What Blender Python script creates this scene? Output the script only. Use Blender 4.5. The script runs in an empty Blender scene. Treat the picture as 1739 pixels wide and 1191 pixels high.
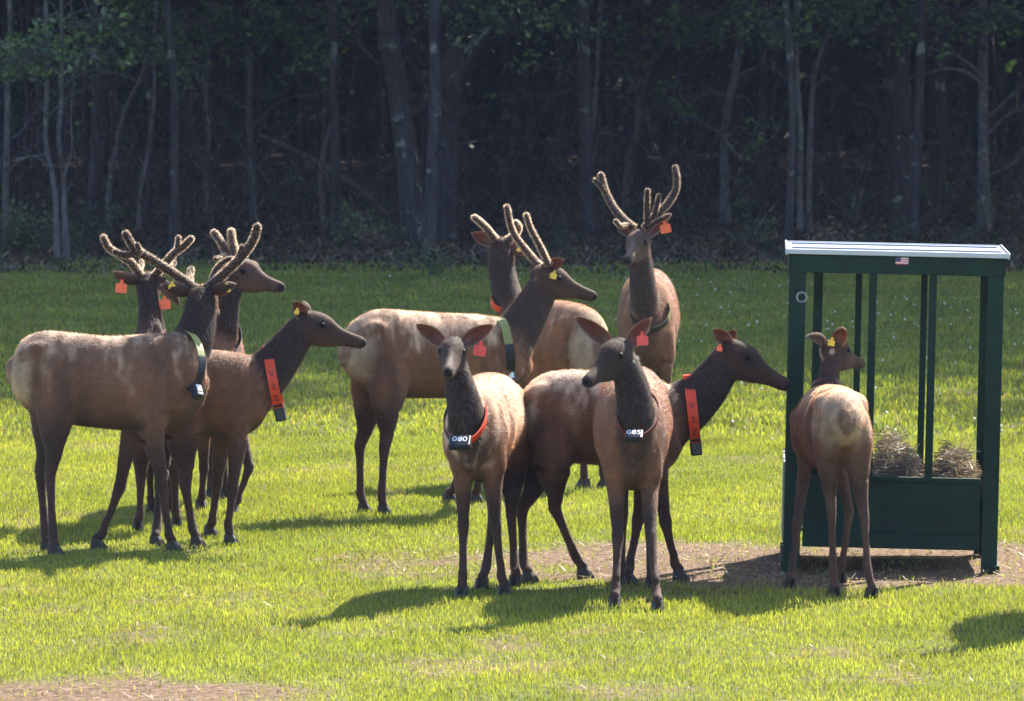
import bpy, math, random
import numpy as np
from mathutils import Vector, Matrix, noise
from mathutils.kdtree import KDTree

random.seed(7)
RNG = np.random.default_rng(11)
SC = bpy.context.scene
COL = SC.collection
R = math.radians

# ------------------------------------------------------------------ camera, sky, sun, exposure
FPX, CX, CY, CAMH = 9800.0, 869.5, 595.5, 3.56     # focal length in photo pixels, centre, camera height
PITCH = math.atan(CY / FPX)
cam = bpy.data.cameras.new('camera')
cam_ob = bpy.data.objects.new('camera', cam)
COL.objects.link(cam_ob)
cam.sensor_width = 36.0
cam.sensor_fit = 'HORIZONTAL'
cam.lens = FPX * 36.0 / 1739.0
cam.clip_start = 1.0
cam.clip_end = 6000.0
cam_ob.location = (0, 0, CAMH)
cam_ob.rotation_euler = (math.pi / 2 - PITCH, 0, 0)
cam.dof.use_dof = True
cam.dof.focus_distance = 36.0
cam.dof.aperture_fstop = 9.0
SC.camera = cam_ob

SUN_EL, SUN_AZ = R(43.0), R(33.0)                   # azimuth from +Y towards +X
TO_SUN = Vector((math.sin(SUN_AZ) * math.cos(SUN_EL), math.cos(SUN_AZ) * math.cos(SUN_EL), math.sin(SUN_EL)))
world = bpy.data.worlds.new('World')
SC.world = world
world.use_nodes = True
wn = world.node_tree
sky = wn.nodes.new('ShaderNodeTexSky')
sky.sky_type = 'NISHITA'
sky.sun_disc = False
sky.sun_elevation = SUN_EL
sky.sun_rotation = SUN_AZ
wn.links.new(sky.outputs[0], wn.nodes['Background'].inputs[0])
wn.nodes['Background'].inputs[1].default_value = 0.105
sun = bpy.data.lights.new('sun', 'SUN')
sun.energy = 5.0
sun.angle = R(0.53)
sun.color = (1.0, 0.93, 0.82)
sun_ob = bpy.data.objects.new('sun', sun)
COL.objects.link(sun_ob)
sun_ob.rotation_euler = (-TO_SUN).to_track_quat('-Z', 'Y').to_euler()
SC.view_settings.view_transform = 'Standard'
SC.view_settings.look = 'None'
SC.view_settings.gamma = 1.0
SC.view_settings.exposure = 2.05
SC.cycles.max_bounces = 6
SC.cycles.transparent_max_bounces = 8


# ------------------------------------------------------------------ pixel -> place
def ray(px, py):
    x, y = (px - CX) / FPX, -(py - CY) / FPX
    cp, sp = math.cos(PITCH), math.sin(PITCH)
    return Vector((x, cp + y * sp, -sp + y * cp))


def P(px, py, D):
    d = ray(px, py)
    return Vector((0, 0, CAMH)) + d * (D / d.y)


def G(px, py, z=0.0):
    d = ray(px, py)
    return Vector((0, 0, CAMH)) + d * ((CAMH - z) / -d.z)


# ------------------------------------------------------------------ helpers
def tag(o, label=None, cat=None, group=None, kind=None):
    if label: o['label'] = label
    if cat: o['category'] = cat
    if group: o['group'] = group
    if kind: o['kind'] = kind
    return o


def empty(name, loc=(0, 0, 0)):
    o = bpy.data.objects.new(name, None)
    o.empty_display_size = 0.2
    o.location = loc
    COL.objects.link(o)
    return o


def link(name, me, parent=None, keep=True):
    o = bpy.data.objects.new(name, me)
    COL.objects.link(o)
    if parent is not None:
        o.parent = parent
        if keep:
            o.matrix_parent_inverse = parent.matrix_basis.inverted()
    return o


def mesh_np(name, V, F, mats=(), smooth=False, cols=None, midx=None):
    """V (n,3) array, F (m,k) int array with constant k, optional per-vertex rgb."""
    me = bpy.data.meshes.new(name)
    V = np.asarray(V, np.float32); F = np.asarray(F, np.int32)
    n, (m, k) = len(V), F.shape
    me.vertices.add(n); me.vertices.foreach_set('co', V.ravel())
    me.loops.add(m * k); me.loops.foreach_set('vertex_index', F.ravel())
    me.polygons.add(m)
    me.polygons.foreach_set('loop_start', np.arange(0, m * k, k, dtype=np.int32))
    for mt in mats: me.materials.append(mt)
    if midx is not None: me.polygons.foreach_set('material_index', np.asarray(midx, np.int32))
    me.update(calc_edges=True)
    if smooth: me.polygons.foreach_set('use_smooth', np.ones(m, bool))
    if cols is not None: set_cols(me, cols)
    me.validate()
    return me


def set_cols(me, cols, name='tint'):
    a = me.color_attributes.new(name, 'FLOAT_COLOR', 'POINT')
    c = np.ones((len(me.vertices), 4), np.float32)
    c[:, :3] = cols
    a.data.foreach_set('color', c.ravel())


class MB:
    """collects boxes, tubes, quads as one mesh (faces of any size)"""
    def __init__(s): s.v = []; s.f = []
    def box(s, x0, x1, y0, y1, z0, z1):
        b = len(s.v)
        s.v += [(x, y, z) for z in (z0, z1) for y in (y0, y1) for x in (x0, x1)]
        s.f += [tuple(b + i for i in q) for q in ((0, 2, 3, 1), (4, 5, 7, 6), (0, 1, 5, 4), (2, 6, 7, 3), (0, 4, 6, 2), (1, 3, 7, 5))]
        return s
    def tube(s, pts, rad, n=8, cap=True):
        pts = [Vector(p) for p in pts]
        b = len(s.v)
        up = Vector((0.3, 1, 0.2)).normalized()
        for i, p in enumerate(pts):
            t = (pts[min(i + 1, len(pts) - 1)] - pts[max(i - 1, 0)])
            t = t.normalized() if t.length > 1e-9 else Vector((0, 0, 1))
            u = up - t * up.dot(t)
            if u.length < 1e-3: u = Vector((1, 0, 0)) - t * t.x
            u.normalize(); up = u; w = t.cross(u)
            r = rad[i] if hasattr(rad, '__len__') else rad
            for k in range(n):
                a = 2 * math.pi * k / n
                s.v.append(tuple(p + (u * math.cos(a) + w * math.sin(a)) * r))
        for i in range(len(pts) - 1):
            for k in range(n):
                k2 = (k + 1) % n
                s.f.append((b + i * n + k, b + i * n + k2, b + (i + 1) * n + k2, b + (i + 1) * n + k))
        if cap:
            s.f.append(tuple(b + k for k in reversed(range(n))))
            s.f.append(tuple(b + (len(pts) - 1) * n + k for k in range(n)))
        return s
    def mesh(s, name, mat, smooth=False):
        me = bpy.data.meshes.new(name)
        me.from_pydata([tuple(v) for v in s.v], [], s.f)
        if mat: me.materials.append(mat)
        if smooth:
            for p in me.polygons: p.use_smooth = True
        me.update()
        return me
    def build(s, name, mat, parent=None, smooth=False, bevel=0.0, keep=True):
        o = link(name, s.mesh(name, mat, smooth), parent, keep)
        if bevel:
            m = o.modifiers.new('bevel', 'BEVEL'); m.width = bevel; m.segments = 2; m.limit_method = 'ANGLE'
        return o


# ------------------------------------------------------------------ materials
def mat(name):
    m = bpy.data.materials.new(name); m.use_nodes = True
    nt = m.node_tree; nt.nodes.clear()
    out = nt.nodes.new('ShaderNodeOutputMaterial')
    return m, nt, out


def N(nt, kind, **kw):
    n = nt.nodes.new(kind)
    for k, v in kw.items(): setattr(n, k, v)
    return n


def noise_node(nt, scale, detail=4, rough=0.6, coord='Object'):
    tc = N(nt, 'ShaderNodeTexCoord'); t = N(nt, 'ShaderNodeTexNoise')
    t.inputs['Scale'].default_value = scale; t.inputs['Detail'].default_value = detail; t.inputs['Roughness'].default_value = rough
    nt.links.new(tc.outputs[coord], t.inputs['Vector'])
    return t


def principled(name, col, rough=0.6, metal=0.0, var=0.25, scale=12.0, bump=0.0, bscale=40.0, spec=0.4, col2=None, coat=0.0):
    m, nt, out = mat(name)
    b = N(nt, 'ShaderNodeBsdfPrincipled')
    b.inputs['Roughness'].default_value = rough; b.inputs['Metallic'].default_value = metal
    b.inputs['Specular IOR Level'].default_value = spec; b.inputs['Coat Weight'].default_value = coat
    t = noise_node(nt, scale)
    rp = N(nt, 'ShaderNodeValToRGB')
    rp.color_ramp.elements[0].position = 0.3; rp.color_ramp.elements[1].position = 0.72
    c2 = col2 or tuple(min(1, c * (1 + var)) for c in col)
    rp.color_ramp.elements[0].color = tuple(c * (1 - var) for c in col) + (1,)
    rp.color_ramp.elements[1].color = tuple(c2) + (1,)
    nt.links.new(t.outputs['Fac'], rp.inputs[0]); nt.links.new(rp.outputs[0], b.inputs['Base Color'])
    if bump:
        t2 = noise_node(nt, bscale, 5); bp = N(nt, 'ShaderNodeBump'); bp.inputs['Strength'].default_value = bump; bp.inputs['Distance'].default_value = 0.02
        nt.links.new(t2.outputs['Fac'], bp.inputs['Height']); nt.links.new(bp.outputs[0], b.inputs['Normal'])
    nt.links.new(b.outputs[0], out.inputs[0])
    return m


def leafy(name, trans=0.45, tint=(1, 1, 1), gloss=0.06, tmul=(1.0, 1.0, 0.6), vrough=0.5):
    """thin blades / hairs / leaves: diffuse + translucent, colour from the 'tint' attribute"""
    m, nt, out = mat(name)
    a = N(nt, 'ShaderNodeAttribute', attribute_name='tint')
    mu = N(nt, 'ShaderNodeMix', data_type='RGBA', blend_type='MULTIPLY'); mu.inputs[0].default_value = 1.0
    nt.links.new(a.outputs['Color'], mu.inputs[6]); mu.inputs[7].default_value = tuple(tint) + (1,)
    mt = N(nt, 'ShaderNodeMix', data_type='RGBA', blend_type='MULTIPLY'); mt.inputs[0].default_value = 1.0
    nt.links.new(mu.outputs[2], mt.inputs[6]); mt.inputs[7].default_value = tuple(tmul) + (1,)
    d = N(nt, 'ShaderNodeBsdfDiffuse'); tr = N(nt, 'ShaderNodeBsdfTranslucent'); g = N(nt, 'ShaderNodeBsdfGlossy')
    g.inputs['Roughness'].default_value = vrough
    nt.links.new(mu.outputs[2], d.inputs[0]); nt.links.new(mt.outputs[2], tr.inputs[0])
    x = N(nt, 'ShaderNodeMixShader'); x.inputs[0].default_value = trans
    nt.links.new(d.outputs[0], x.inputs[1]); nt.links.new(tr.outputs[0], x.inputs[2])
    y = N(nt, 'ShaderNodeMixShader'); y.inputs[0].default_value = gloss
    nt.links.new(x.outputs[0], y.inputs[1]); nt.links.new(g.outputs[0], y.inputs[2])
    nt.links.new(y.outputs[0], out.inputs[0])
    return m


def coat_mat(name, rough=0.8, sheen=0.08, trans=0.0):
    m, nt, out = mat(name)
    a = N(nt, 'ShaderNodeAttribute', attribute_name='tint')
    t = noise_node(nt, 26.0, 5, 0.65)
    rp = N(nt, 'ShaderNodeMapRange'); rp.inputs[1].default_value = 0.25; rp.inputs[2].default_value = 0.75; rp.inputs[3].default_value = 0.75; rp.inputs[4].default_value = 1.25
    nt.links.new(t.outputs['Fac'], rp.inputs[0])
    mu = N(nt, 'ShaderNodeMix', data_type='RGBA', blend_type='MULTIPLY'); mu.inputs[0].default_value = 1.0
    nt.links.new(a.outputs['Color'], mu.inputs[6]); nt.links.new(rp.outputs[0], mu.inputs[7])
    b = N(nt, 'ShaderNodeBsdfPrincipled')
    b.inputs['Roughness'].default_value = rough; b.inputs['Specular IOR Level'].default_value = 0.2
    b.inputs['Sheen Weight'].default_value = sheen; b.inputs['Sheen Roughness'].default_value = 0.4
    nt.links.new(mu.outputs[2], b.inputs['Base Color'])
    t2 = noise_node(nt, 140.0, 3); bp = N(nt, 'ShaderNodeBump'); bp.inputs['Strength'].default_value = 0.4; bp.inputs['Distance'].default_value = 0.006
    nt.links.new(t2.outputs['Fac'], bp.inputs['Height']); nt.links.new(bp.outputs[0], b.inputs['Normal'])
    if trans:
        tr = N(nt, 'ShaderNodeBsdfTranslucent'); nt.links.new(mu.outputs[2], tr.inputs[0])
        x = N(nt, 'ShaderNodeMixShader'); x.inputs[0].default_value = trans
        nt.links.new(b.outputs[0], x.inputs[1]); nt.links.new(tr.outputs[0], x.inputs[2]); nt.links.new(x.outputs[0], out.inputs[0])
    else:
        nt.links.new(b.outputs[0], out.inputs[0])
    return m


M = {}
M['coat'] = coat_mat('elk_coat')
M['ear'] = coat_mat('elk_ear', trans=0.45, sheen=0.05)
M['fur'] = leafy('elk_fur', trans=0.62, tint=(1.25, 1.2, 1.15), gloss=0.05, tmul=(1.3, 1.15, 1.0))
M['velvet'] = principled('antler_velvet_skin', (0.034, 0.019, 0.014), 0.8, bump=0.3, bscale=160, spec=0.2)
M['fuzz'] = leafy('antler_velvet_fuzz', trans=0.75, gloss=0.02, tmul=(1.3, 1.2, 1.1))
M['hoof'] = principled('hoof_horn', (0.018, 0.014, 0.012), 0.5)
M['eye'] = principled('eye_dark', (0.006, 0.005, 0.004), 0.5, var=0.0, spec=0.08)
M['grass'] = leafy('grass_blade', trans=0.5, gloss=0.03, tmul=(1.15, 1.1, 0.45))
M['leaf'] = leafy('tree_leaf', trans=0.35, gloss=0.05, tmul=(1.1, 1.2, 0.5))
M['litter'] = leafy('leaf_litter', trans=0.1, gloss=0.03, tmul=(1, 1, 1))
M['straw'] = leafy('straw', trans=0.3, gloss=0.06, tmul=(1, 0.9, 0.7))
M['petal'] = leafy('clover_petal', trans=0.3, gloss=0.02)
M['green_paint'] = principled('green_paint', (0.0036, 0.0235, 0.0140), 0.55, var=0.35, scale=5, bump=0.08, bscale=60, spec=0.22)
M['roof'] = principled('roof_metal', (0.22, 0.25, 0.31), 0.45, metal=0.55, var=0.12, scale=7, spec=0.5)
M['roof_trim'] = principled('roof_trim_metal', (0.36, 0.40, 0.45), 0.38, metal=0.6, var=0.1, scale=9)
M['plywood'] = principled('pale_side_board', (0.30, 0.30, 0.27), 0.7, var=0.2, scale=9)
M['steel'] = principled('galvanised_steel', (0.3, 0.31, 0.32), 0.4, metal=0.8)
M['red_band'] = principled('red_orange_band', (0.62, 0.055, 0.018), 0.5, var=0.12, scale=30)
M['maroon_band'] = principled('maroon_band', (0.10, 0.012, 0.010), 0.5, var=0.12, scale=30)
M['olive_band'] = principled('olive_band', (0.20, 0.21, 0.06), 0.6, var=0.15, scale=30)
M['black_band'] = principled('black_band', (0.012, 0.013, 0.018), 0.45, var=0.2, scale=30)
M['black_box'] = principled('black_plastic', (0.010, 0.013, 0.022), 0.35, var=0.2, scale=30, spec=0.5)
M['white_print'] = principled('white_print', (0.72, 0.72, 0.74), 0.5, var=0.03)
M['black_print'] = principled('black_print', (0.012, 0.010, 0.014), 0.5, var=0.03)
M['tag_orange'] = principled('orange_tag', (0.85, 0.13, 0.035), 0.4, var=0.08, scale=40)
M['tag_red'] = principled('red_tag', (0.75, 0.06, 0.045), 0.4, var=0.08, scale=40)
M['tag_yellow'] = principled('yellow_tag', (0.72, 0.46, 0.03), 0.4, var=0.08, scale=40)
M['flag_white'] = principled('flag_white', (0.7, 0.66, 0.66), 0.5, var=0.03)
M['flag_red'] = principled('flag_red', (0.5, 0.06, 0.07), 0.5, var=0.03)
M['flag_blue'] = principled('flag_blue', (0.03, 0.04, 0.16), 0.5, var=0.03)


def bark_mat(name, c1, c2, spots):
    m, nt, out = mat(name)
    b = N(nt, 'ShaderNodeBsdfPrincipled'); b.inputs['Roughness'].default_value = 0.85; b.inputs['Specular IOR Level'].default_value = 0.2
    tc = N(nt, 'ShaderNodeTexCoord'); mp = N(nt, 'ShaderNodeMapping'); mp.inputs['Scale'].default_value = (9, 9, 1.6)
    t = N(nt, 'ShaderNodeTexNoise'); t.inputs['Scale'].default_value = 2.0; t.inputs['Detail'].default_value = 6
    nt.links.new(tc.outputs['Object'], mp.inputs[0]); nt.links.new(mp.outputs[0], t.inputs['Vector'])
    rp = N(nt, 'ShaderNodeValToRGB'); rp.color_ramp.elements[0].position = .3; rp.color_ramp.elements[1].position = .7
    rp.color_ramp.elements[0].color = c1 + (1,); rp.color_ramp.elements[1].color = c2 + (1,)
    nt.links.new(t.outputs['Fac'], rp.inputs[0])
    t2 = noise_node(nt, 4.0, 3, 0.5)                     # pale lichen blotches
    r2 = N(nt, 'ShaderNodeValToRGB'); r2.color_ramp.elements[0].position = .60; r2.color_ramp.elements[1].position = .68
    nt.links.new(t2.outputs['Fac'], r2.inputs[0])
    ml = N(nt, 'ShaderNodeMath', operation='MULTIPLY'); ml.inputs[1].default_value = spots; nt.links.new(r2.outputs[0], ml.inputs[0])
    mx = N(nt, 'ShaderNodeMix', data_type='RGBA'); nt.links.new(ml.outputs[0], mx.inputs[0])
    nt.links.new(rp.outputs[0], mx.inputs[6]); mx.inputs[7].default_value = (0.30, 0.32, 0.28, 1)
    nt.links.new(mx.outputs[2], b.inputs['Base Color'])
    bp = N(nt, 'ShaderNodeBump'); bp.inputs['Strength'].default_value = 0.6; bp.inputs['Distance'].default_value = 0.03
    nt.links.new(t.outputs['Fac'], bp.inputs['Height']); nt.links.new(bp.outputs[0], b.inputs['Normal'])
    nt.links.new(b.outputs[0], out.inputs[0])
    return m


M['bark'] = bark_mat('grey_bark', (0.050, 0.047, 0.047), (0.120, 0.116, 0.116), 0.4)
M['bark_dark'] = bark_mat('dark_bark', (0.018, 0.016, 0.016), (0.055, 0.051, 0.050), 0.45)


# ------------------------------------------------------------------ smooth value noise on the ground (numpy)
def vnoise(x, y, s, seed=0):
    def h(i, j):
        n = np.sin(i * 127.1 + j * 311.7 + seed * 74.7) * 43758.5453
        return n - np.floor(n)
    x = np.asarray(x, float) / s; y = np.asarray(y, float) / s
    i, j = np.floor(x), np.floor(y); fx, fy = x - i, y - j
    fx = fx * fx * (3 - 2 * fx); fy = fy * fy * (3 - 2 * fy)
    return (h(i, j) * (1 - fx) + h(i + 1, j) * fx) * (1 - fy) + (h(i, j + 1) * (1 - fx) + h(i + 1, j + 1) * fx) * fy


def fbm(x, y, s, seed=0):
    return 0.55 * vnoise(x, y, s, seed) + 0.3 * vnoise(x, y, s / 2.3, seed + 1) + 0.15 * vnoise(x, y, s / 5.1, seed + 2)


def sstep(a, b, x):
    t = np.clip((x - a) / (b - a), 0, 1)
    return t * t * (3 - 2 * t)


def bare(x, y):
    """0 = grass, 1 = bare trodden earth"""
    n = fbm(x, y, 0.9, 3) - 0.5
    d = np.sqrt(((x - 2.3) / 3.1) ** 2 + ((y - 36.3) / 1.75) ** 2)
    a = 1 - sstep(0.80, 1.06, d + n * 0.75)
    strip = (1 - sstep(-0.25, 0.45, (y - 29.72) + 0.22 * (x + 2.2) + n * 2.2)) * (1 - sstep(-1.9, -0.7, x + n * 2.0))
    thin = sstep(0.60, 0.84, fbm(x, y, 0.42, 9) + 0.10 * (1 - sstep(29.8, 33.5, y))) * 0.7
    return np.clip(np.maximum(np.maximum(a, strip), thin), 0, 1)


WOOD_Y = 77.5                                        # where the grass gives way to the wood


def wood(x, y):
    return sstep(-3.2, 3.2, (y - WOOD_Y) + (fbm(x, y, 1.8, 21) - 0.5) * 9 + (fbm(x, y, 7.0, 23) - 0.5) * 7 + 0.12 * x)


# ------------------------------------------------------------------ the ground: one sheet to the horizon
def axis(spec):
    out = []
    for a, b, st in spec: out += list(np.arange(a, b, st))
    return np.array(out + [spec[-1][1]])


gx = axis([(-3000, -200, 400), (-200, -24, 22), (-24, -9, 1.0), (-9, 9, 0.14), (9, 24, 1.0), (24, 200, 22), (200, 3000, 400)])
gy = axis([(-400, 0, 100), (0, 26, 4), (26, 48, 0.14), (48, 86, 0.3), (86, 190, 3), (190, 500, 40), (500, 4500, 500)])
X, Y = np.meshgrid(gx, gy)
Z = np.where((np.abs(X) < 24) & (Y > 24) & (Y < 90), (fbm(X, Y, 0.5, 5) - 0.5) * 0.030, 0.0) - 0.012
V = np.stack([X.ravel(), Y.ravel(), Z.ravel()], 1)
nx, ny = len(gx), len(gy)
idx = np.arange(nx * ny).reshape(ny, nx)
F = np.stack([idx[:-1, :-1], idx[:-1, 1:], idx[1:, 1:], idx[1:, :-1]], -1).reshape(-1, 4)
bmask, wmask = bare(V[:, 0], V[:, 1]), wood(V[:, 0], V[:, 1])


def ground_mat():
    m, nt, out = mat('ground_field')
    a = N(nt, 'ShaderNodeAttribute', attribute_name='tint')
    sp = N(nt, 'ShaderNodeSeparateColor'); nt.links.new(a.outputs['Color'], sp.inputs[0])
    def ramp(scale, stops, detail=6):
        t = noise_node(nt, scale, detail, 0.7); r = N(nt, 'ShaderNodeValToRGB')
        el = r.color_ramp.elements
        el[0].position, el[0].color = stops[0][0], stops[0][1] + (1,)
        el[1].position, el[1].color = stops[-1][0], stops[-1][1] + (1,)
        for p, c in stops[1:-1]:
            e = el.new(p); e.color = c + (1,)
        nt.links.new(t.outputs['Fac'], r.inputs[0]); return r, t
    g, tg = ramp(14, [(0.3, (0.05, 0.055, 0.018)), (0.5, (0.09, 0.105, 0.028)), (0.72, (0.15, 0.15, 0.045))])
    e, te = ramp(22, [(0.3, (0.06, 0.040, 0.028)), (0.5, (0.125, 0.080, 0.052)), (0.7, (0.255, 0.18, 0.118))])
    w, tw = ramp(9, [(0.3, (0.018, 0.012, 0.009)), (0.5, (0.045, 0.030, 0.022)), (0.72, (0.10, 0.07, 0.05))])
    m1 = N(nt, 'ShaderNodeMix', data_type='RGBA'); nt.links.new(sp.outputs[0], m1.inputs[0]); nt.links.new(g.outputs[0], m1.inputs[6]); nt.links.new(e.outputs[0], m1.inputs[7])
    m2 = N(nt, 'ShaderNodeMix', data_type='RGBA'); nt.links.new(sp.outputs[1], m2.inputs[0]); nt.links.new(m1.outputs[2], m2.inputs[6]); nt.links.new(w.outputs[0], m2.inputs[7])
    b = N(nt, 'ShaderNodeBsdfPrincipled'); b.inputs['Roughness'].default_value = 0.95; b.inputs['Specular IOR Level'].default_value = 0.1
    nt.links.new(m2.outputs[2], b.inputs['Base Color'])
    bp = N(nt, 'ShaderNodeBump'); bp.inputs['Strength'].default_value = 0.8; bp.inputs['Distance'].default_value = 0.03
    nt.links.new(te.outputs['Fac'], bp.inputs['Height']); nt.links.new(bp.outputs[0], b.inputs['Normal'])
    nt.links.new(b.outputs[0], out.inputs[0])
    return m


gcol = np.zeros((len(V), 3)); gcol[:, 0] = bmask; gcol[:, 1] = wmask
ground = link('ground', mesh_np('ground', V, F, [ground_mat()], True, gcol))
tag(ground, 'grassy field with trodden earth by the feeder', kind='structure')


# ------------------------------------------------------------------ grass blades (one mass nobody could count)
def view_points(n, y0, y1, margin=1.2):
    y = np.sqrt(RNG.uniform(y0 * y0, y1 * y1, n))
    x = RNG.uniform(-1, 1, n) * (0.0887 * y + margin)
    return x, y


def blades(name, label, n, y0, y1, hmin, hmax, wid, colfn, keepfn, material, lean=0.5, z0=-0.01):
    x, y = view_points(n, y0, y1)
    k = RNG.random(n) < keepfn(x, y)
    x, y = x[k], y[k]; n = len(x)
    h = RNG.uniform(hmin, hmax, n) * (0.55 + 0.9 * fbm(x, y, 1.3, 31))
    a = RNG.uniform(0, 2 * np.pi, n); w = wid * RNG.uniform(0.6, 1.3, n)
    b = RNG.uniform(0, 2 * np.pi, n); l = h * lean * RNG.uniform(0.2, 1.3, n)
    base = np.stack([x, y, np.full(n, z0)], 1)
    side = np.stack([np.cos(a) * w, np.sin(a) * w, np.zeros(n)], 1) * 0.5
    mid = base + np.stack([np.cos(b) * l * 0.3, np.sin(b) * l * 0.3, h * 0.6], 1)
    tip = base + np.stack([np.cos(b) * l, np.sin(b) * l, h], 1)
    V = np.stack([base - side, base + side, mid + side * 0.8, tip, mid - side * 0.8], 1).reshape(-1, 3)
    i = np.arange(n) * 5
    F = np.concatenate([np.stack([i, i + 1, i + 2], 1), np.stack([i, i + 2, i + 4], 1), np.stack([i + 4, i + 2, i + 3], 1)])
    C = np.repeat(colfn(x, y, n), 5, 0)
    o = link(name, mesh_np(name, V, F, [material], False, C))
    tag(o, label, 'grass', kind='stuff')
    return o


def grass_col(x, y, n):
    t = fbm(x, y, 1.6, 41)[:, None]; r = RNG.random((n, 1)); d = RNG.random((n, 1))
    c = np.array([0.140, 0.195, 0.032]) * (1 - t) + np.array([0.280, 0.300, 0.056]) * t
    c = c * (0.6 + 0.75 * r) * (0.72 + 0.56 * fbm(x, y, 0.45, 45)[:, None])
    dry = np.array([0.26, 0.22, 0.10])
    return np.where(d < 0.07 + 0.25 * bare(x, y)[:, None], dry * (0.6 + 0.7 * r), c)


def grass_keep(x, y):
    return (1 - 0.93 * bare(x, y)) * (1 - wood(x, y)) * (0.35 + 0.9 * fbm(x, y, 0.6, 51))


blades('grass_near', 'bright short grass around the elk and the feeder', 640000, 28.0, 47.0, 0.012, 0.042, 0.0058, grass_col, grass_keep, M['grass'])
blades('grass_far', 'short grass beyond the herd running into tree shade', 270000, 47.0, 80.0, 0.025, 0.065, 0.017, grass_col, lambda x, y: grass_keep(x, y) * 1.1, M['grass'])


def litter_col(x, y, n):
    r = RNG.random((n, 1)); k = RNG.random((n, 1))
    a = np.array([0.10, 0.062, 0.042]); b = np.array([0.19, 0.135, 0.095]); g = np.array([0.035, 0.055, 0.018])
    c = np.where(k < 0.5, a, b); c = np.where(k > 0.62, g, c)
    return c * (0.4 + 0.9 * r)


o = blades('leaf_litter', 'brown leaf litter and low weeds along the wood edge', 90000, 75.0, 120.0, 0.03, 0.13, 0.05, litter_col, lambda x, y: wood(x, y), M['litter'], lean=1.6)
o['category'] = 'leaf litter'


def straw_scatter():
    n = 30000
    x = RNG.uniform(-5.5, 5.2, n); y = RNG.uniform(28.3, 38.6, n)
    k = RNG.random(n) < bare(x, y) * 0.9 * np.where(y < 34, .55, 1.0)
    x, y = x[k], y[k]; n = len(x)
    a = RNG.uniform(0, 2 * np.pi, n); l = RNG.uniform(0.02, 0.085, n); w = RNG.uniform(0.002, 0.005, n)
    d = np.stack([np.cos(a), np.sin(a), RNG.uniform(-0.1, 0.35, n)], 1) * l[:, None]
    s = np.stack([-np.sin(a), np.cos(a), np.zeros(n)], 1) * w[:, None]
    p = np.stack([x, y, RNG.uniform(0.002, 0.02, n)], 1)
    V = np.stack([p - s, p + s, p + d + s, p + d - s], 1).reshape(-1, 3)
    i = np.arange(n) * 4
    F = np.stack([i, i + 1, i + 2, i + 3], 1)
    c = np.where(RNG.random((n, 1)) < np.where(y < 34, .3, .6)[:, None], [0.34, 0.26, 0.17], [0.10, 0.064, 0.040]) * RNG.uniform(0.5, 1.3, (n, 1))
    o = link('straw_litter', mesh_np('straw_litter', V, F, [M['straw']], False, np.repeat(c, 4, 0)))
    tag(o, 'loose straw and chaff on the bare earth by the feeder', 'straw', kind='stuff')


straw_scatter()


def clover():
    n = 700
    x, y = view_points(n, 46, 74, 0.5)
    k = RNG.random(n) < (1 - bare(x, y)) * sstep(0.40, 0.62, fbm(x, y, 4.0, 61)) * sstep(-4, 3, x)
    x, y = x[k], y[k]; n = len(x)
    s = RNG.uniform(0.008, 0.018, n)[:, None]
    c = np.stack([x, y, RNG.uniform(0.05, 0.10, n)], 1)
    off = np.array([[1, 0, 0], [-1, 0, 0], [0, 1, 0], [0, -1, 0], [0, 0, 1], [0, 0, -1]], float)
    V = (c[:, None, :] + off[None] * s[:, None, :]).reshape(-1, 3)
    f = np.array([[0, 2, 4], [2, 1, 4], [1, 3, 4], [3, 0, 4], [2, 0, 5], [1, 2, 5], [3, 1, 5], [0, 3, 5]])
    F = (np.arange(n)[:, None, None] * 6 + f[None]).reshape(-1, 3)
    o = link('clover_flowers', mesh_np('clover_flowers', V, F, [M['petal']], False, np.tile([0.62, 0.62, 0.58], (len(V), 1))))
    tag(o, 'tiny white clover heads scattered over the shaded grass', 'clover', kind='stuff')


clover()
# ------------------------------------------------------------------ trees
def bez(pts, n):
    """Catmull-Rom through points"""
    pts = [Vector(p) for p in pts]
    out = []
    for i in range(len(pts) - 1):
        p0, p1, p2, p3 = pts[max(i - 1, 0)], pts[i], pts[i + 1], pts[min(i + 2, len(pts) - 1)]
        for k in range(n):
            t = k / n
            out.append(0.5 * ((2 * p1) + (p2 - p0) * t + (2 * p0 - 5 * p1 + 4 * p2 - p3) * t * t + (3 * p1 - p0 - 3 * p2 + p3) * t ** 3))
    out.append(pts[-1])
    return out


def limb(mb, rnd, p, d, length, r, n=5, side=5, droop=0.0, wob=0.25):
    """a wandering tapered branch; returns its points"""
    pts = [Vector(p)]; d = Vector(d).normalized()
    for i in range(n):
        d = (d + Vector((rnd.uniform(-1, 1), rnd.uniform(-1, 1), rnd.uniform(-1, 1))) * wob + Vector((0, 0, -droop))).normalized()
        pts.append(pts[-1] + d * (length / n))
    mb.tube(pts, [max(r * (1 - 0.85 * i / n), 0.004) for i in range(n + 1)], side, False)
    return pts


def leaf_arrays(cent, size, rnd, tilt=0.9):
    """diamond leaves folded a little along the midrib, at the given centres"""
    n = len(cent)
    u = rnd.normal(size=(n, 3)); u[:, 2] *= tilt; u /= np.linalg.norm(u, axis=1, keepdims=True)
    w = np.cross(u, rnd.normal(size=(n, 3))); w /= np.linalg.norm(w, axis=1, keepdims=True)
    nrm = np.cross(u, w)
    s = (size * rnd.uniform(0.6, 1.35, n))[:, None]
    V = np.stack([cent - u * s * .6, cent + w * s * .32 + nrm * s * .1, cent + u * s * .6, cent - w * s * .32 + nrm * s * .1], 1).reshape(-1, 3)
    i = np.arange(n) * 4
    F = np.concatenate([np.stack([i, i + 1, i + 2], 1), np.stack([i, i + 2, i + 3], 1)])
    return V, F


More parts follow.
